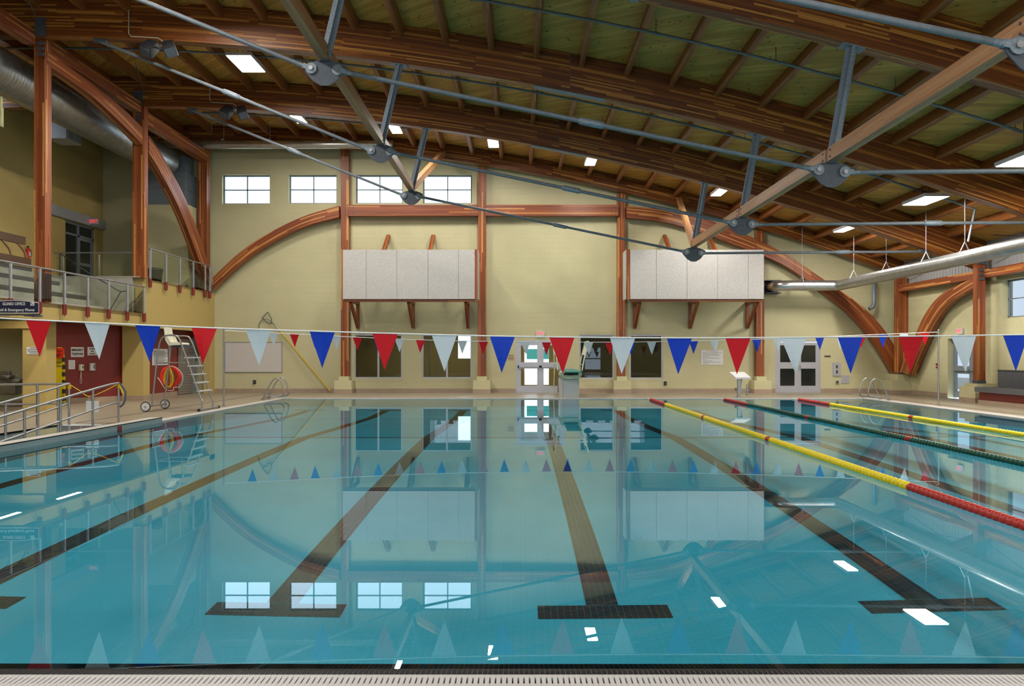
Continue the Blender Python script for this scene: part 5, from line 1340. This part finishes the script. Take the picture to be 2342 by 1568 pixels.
for y in (YA-.17, YBk+.17):
    m = MB(); m.tube([(-9.95+.12*math.cos(a), y, .135+.12*math.sin(a)) for a in [2*math.pi*i/24 for i in range(24)]], .016, 8, closed=True); wh = obj('wheel', m, 'black_rubber', t)
    m = MB(); m.disc((-9.95, y, .135), (0, 1, 0), .112, .02, 24); obj('wheel_disc', m, 'white_paint', wh); m = MB(); m.disc((-9.95, y, .135), (0, 1, 0), .02, .05, 8); obj('hub', m, 'stainless', wh)
for k in range(5):
    f = .33+k*.147; z = 1.95-(1.95-.42)*f; x_ = -9.14+(-8.58+9.14)*f+.02
    obj('step_tread', B(x_-.06, x_+.05, YA, YBk, z-.025, z+.005), 'white_paint', t)
# seat shell facing the pool (+X)
m = MB(); prof = [(-9.13, 1.80), (-9.2, 1.815), (-9.38, 1.79), (-9.48, 1.80), (-9.54, 1.88), (-9.57, 2.02), (-9.60, 2.2), (-9.61, 2.26)]
for (xa_, za_), (xb_, zb_) in zip(prof, prof[1:]):
    y0, y1 = 21.12, 21.58; q = [V((xa_, y0, za_)), V((xa_, y1, za_)), V((xb_, y1, zb_)), V((xb_, y0, zb_))]
    dd = (q[3]-q[0]); nn = V((-dd.z, 0, dd.x)).normalized()*.02 if dd.length else V((0, 0, .02)); m.prism(q, nn)
for y in (21.10, 21.58): m.prism([(-9.13, y, 1.78), (-9.48, y, 1.76), (-9.57, y, 1.9), (-9.60, y, 2.1), (-9.52, y, 2.0), (-9.44, y, 1.86), (-9.15, y, 1.84)], (0, .02, 0))
obj('seat_shell', m, 'cream_plastic', t); obj('seat_mount', B(-9.45, -9.0, 21.2, 21.5, 1.72, 1.77), 'galv_dark', t)
# ring and rope coil on the chair
c = V((-9.82, 21.95, .90)); t = thing('life_ring', c, 'red life ring hanging on the guard chair', 'life ring')
m = MB(); m.tube([(c.x+.24*math.cos(a), c.y+.04, c.z+.25*math.sin(a)) for a in [2*math.pi*i/32 for i in range(32)]], .062, 12, closed=True); obj('ring', m, 'life_red', t)
m = MB(); m.tube(smoothpts([(c.x-.05, c.y-.04, c.z+.3), (c.x+.2, c.y-.04, c.z+.24), (c.x+.36, c.y-.02, c.z+.02), (c.x+.30, c.y-.02, c.z-.26), (c.x+.12, c.y-.04, c.z-.3), (c.x+.1, c.y-.04, c.z-.38), (c.x-.1, c.y-.04, c.z-.36), (c.x-.26, c.y-.04, c.z-.12), (c.x-.34, c.y-.02, c.z-.02)], 6), .010, 6); obj('grab_line', m, 'rope_white', t)
t = thing('rope_coil', (c.x, c.y-.08, c.z), 'coiled yellow throw rope hanging in front of the red life ring', 'rope')
m = MB()
for k in range(9):
    q = random.uniform; w_, h_ = .10+q(-.03, .03), .26+q(-.03, .03); ox, oz = q(-.015, .015), q(-.03, .0)
    m.tube([(c.x-.0+ox+w_*math.cos(a)*(1-.25*math.sin(a)), c.y-.09+q(-.004, .004)-k*.004, c.z+oz+h_*math.sin(a)) for a in [2*math.pi*i/24 for i in range(24)]], .009, 6, closed=True)
obj('loops', m, 'yellow_rope', t); m = MB(); m.tube([(c.x-.0, c.y-.1, c.z+.24), (c.x-.0, c.y-.05, c.z+.37)], .012, 6); obj('hanging_loop', m, 'tan_metal', t)
# white notice on the far red wall behind the chair
a, b_ = PX(348.5, 835, -12.9), PX(383.5, 796, -12.9); t = thing('wall_rules_notice', a, 'white notice with many black lines on the red wall behind the guard chair', 'notice')
obj('sheet', B(-12.91, -12.9, a.y, b_.y, a.z, a.z+.58), 'sign_white', t)
for k in range(12): obj('text_line', B(-12.9, -12.897, a.y+.08, b_.y-.08-.1*(k % 3), a.z+.04+k*.042, a.z+.055+k*.042), 'ink', t)

# lettering: curves to meshes
bpy.context.view_layer.update()
for o in [o for o in bpy.data.objects if o.type == 'FONT']:
    me = bpy.data.meshes.new_from_object(o)
    n = bpy.data.objects.new('lettering', me); COL.objects.link(n)
    n.parent = o.parent; n.location = o.location; n.rotation_euler = o.rotation_euler; n.scale = o.scale
    bpy.data.objects.remove(o)
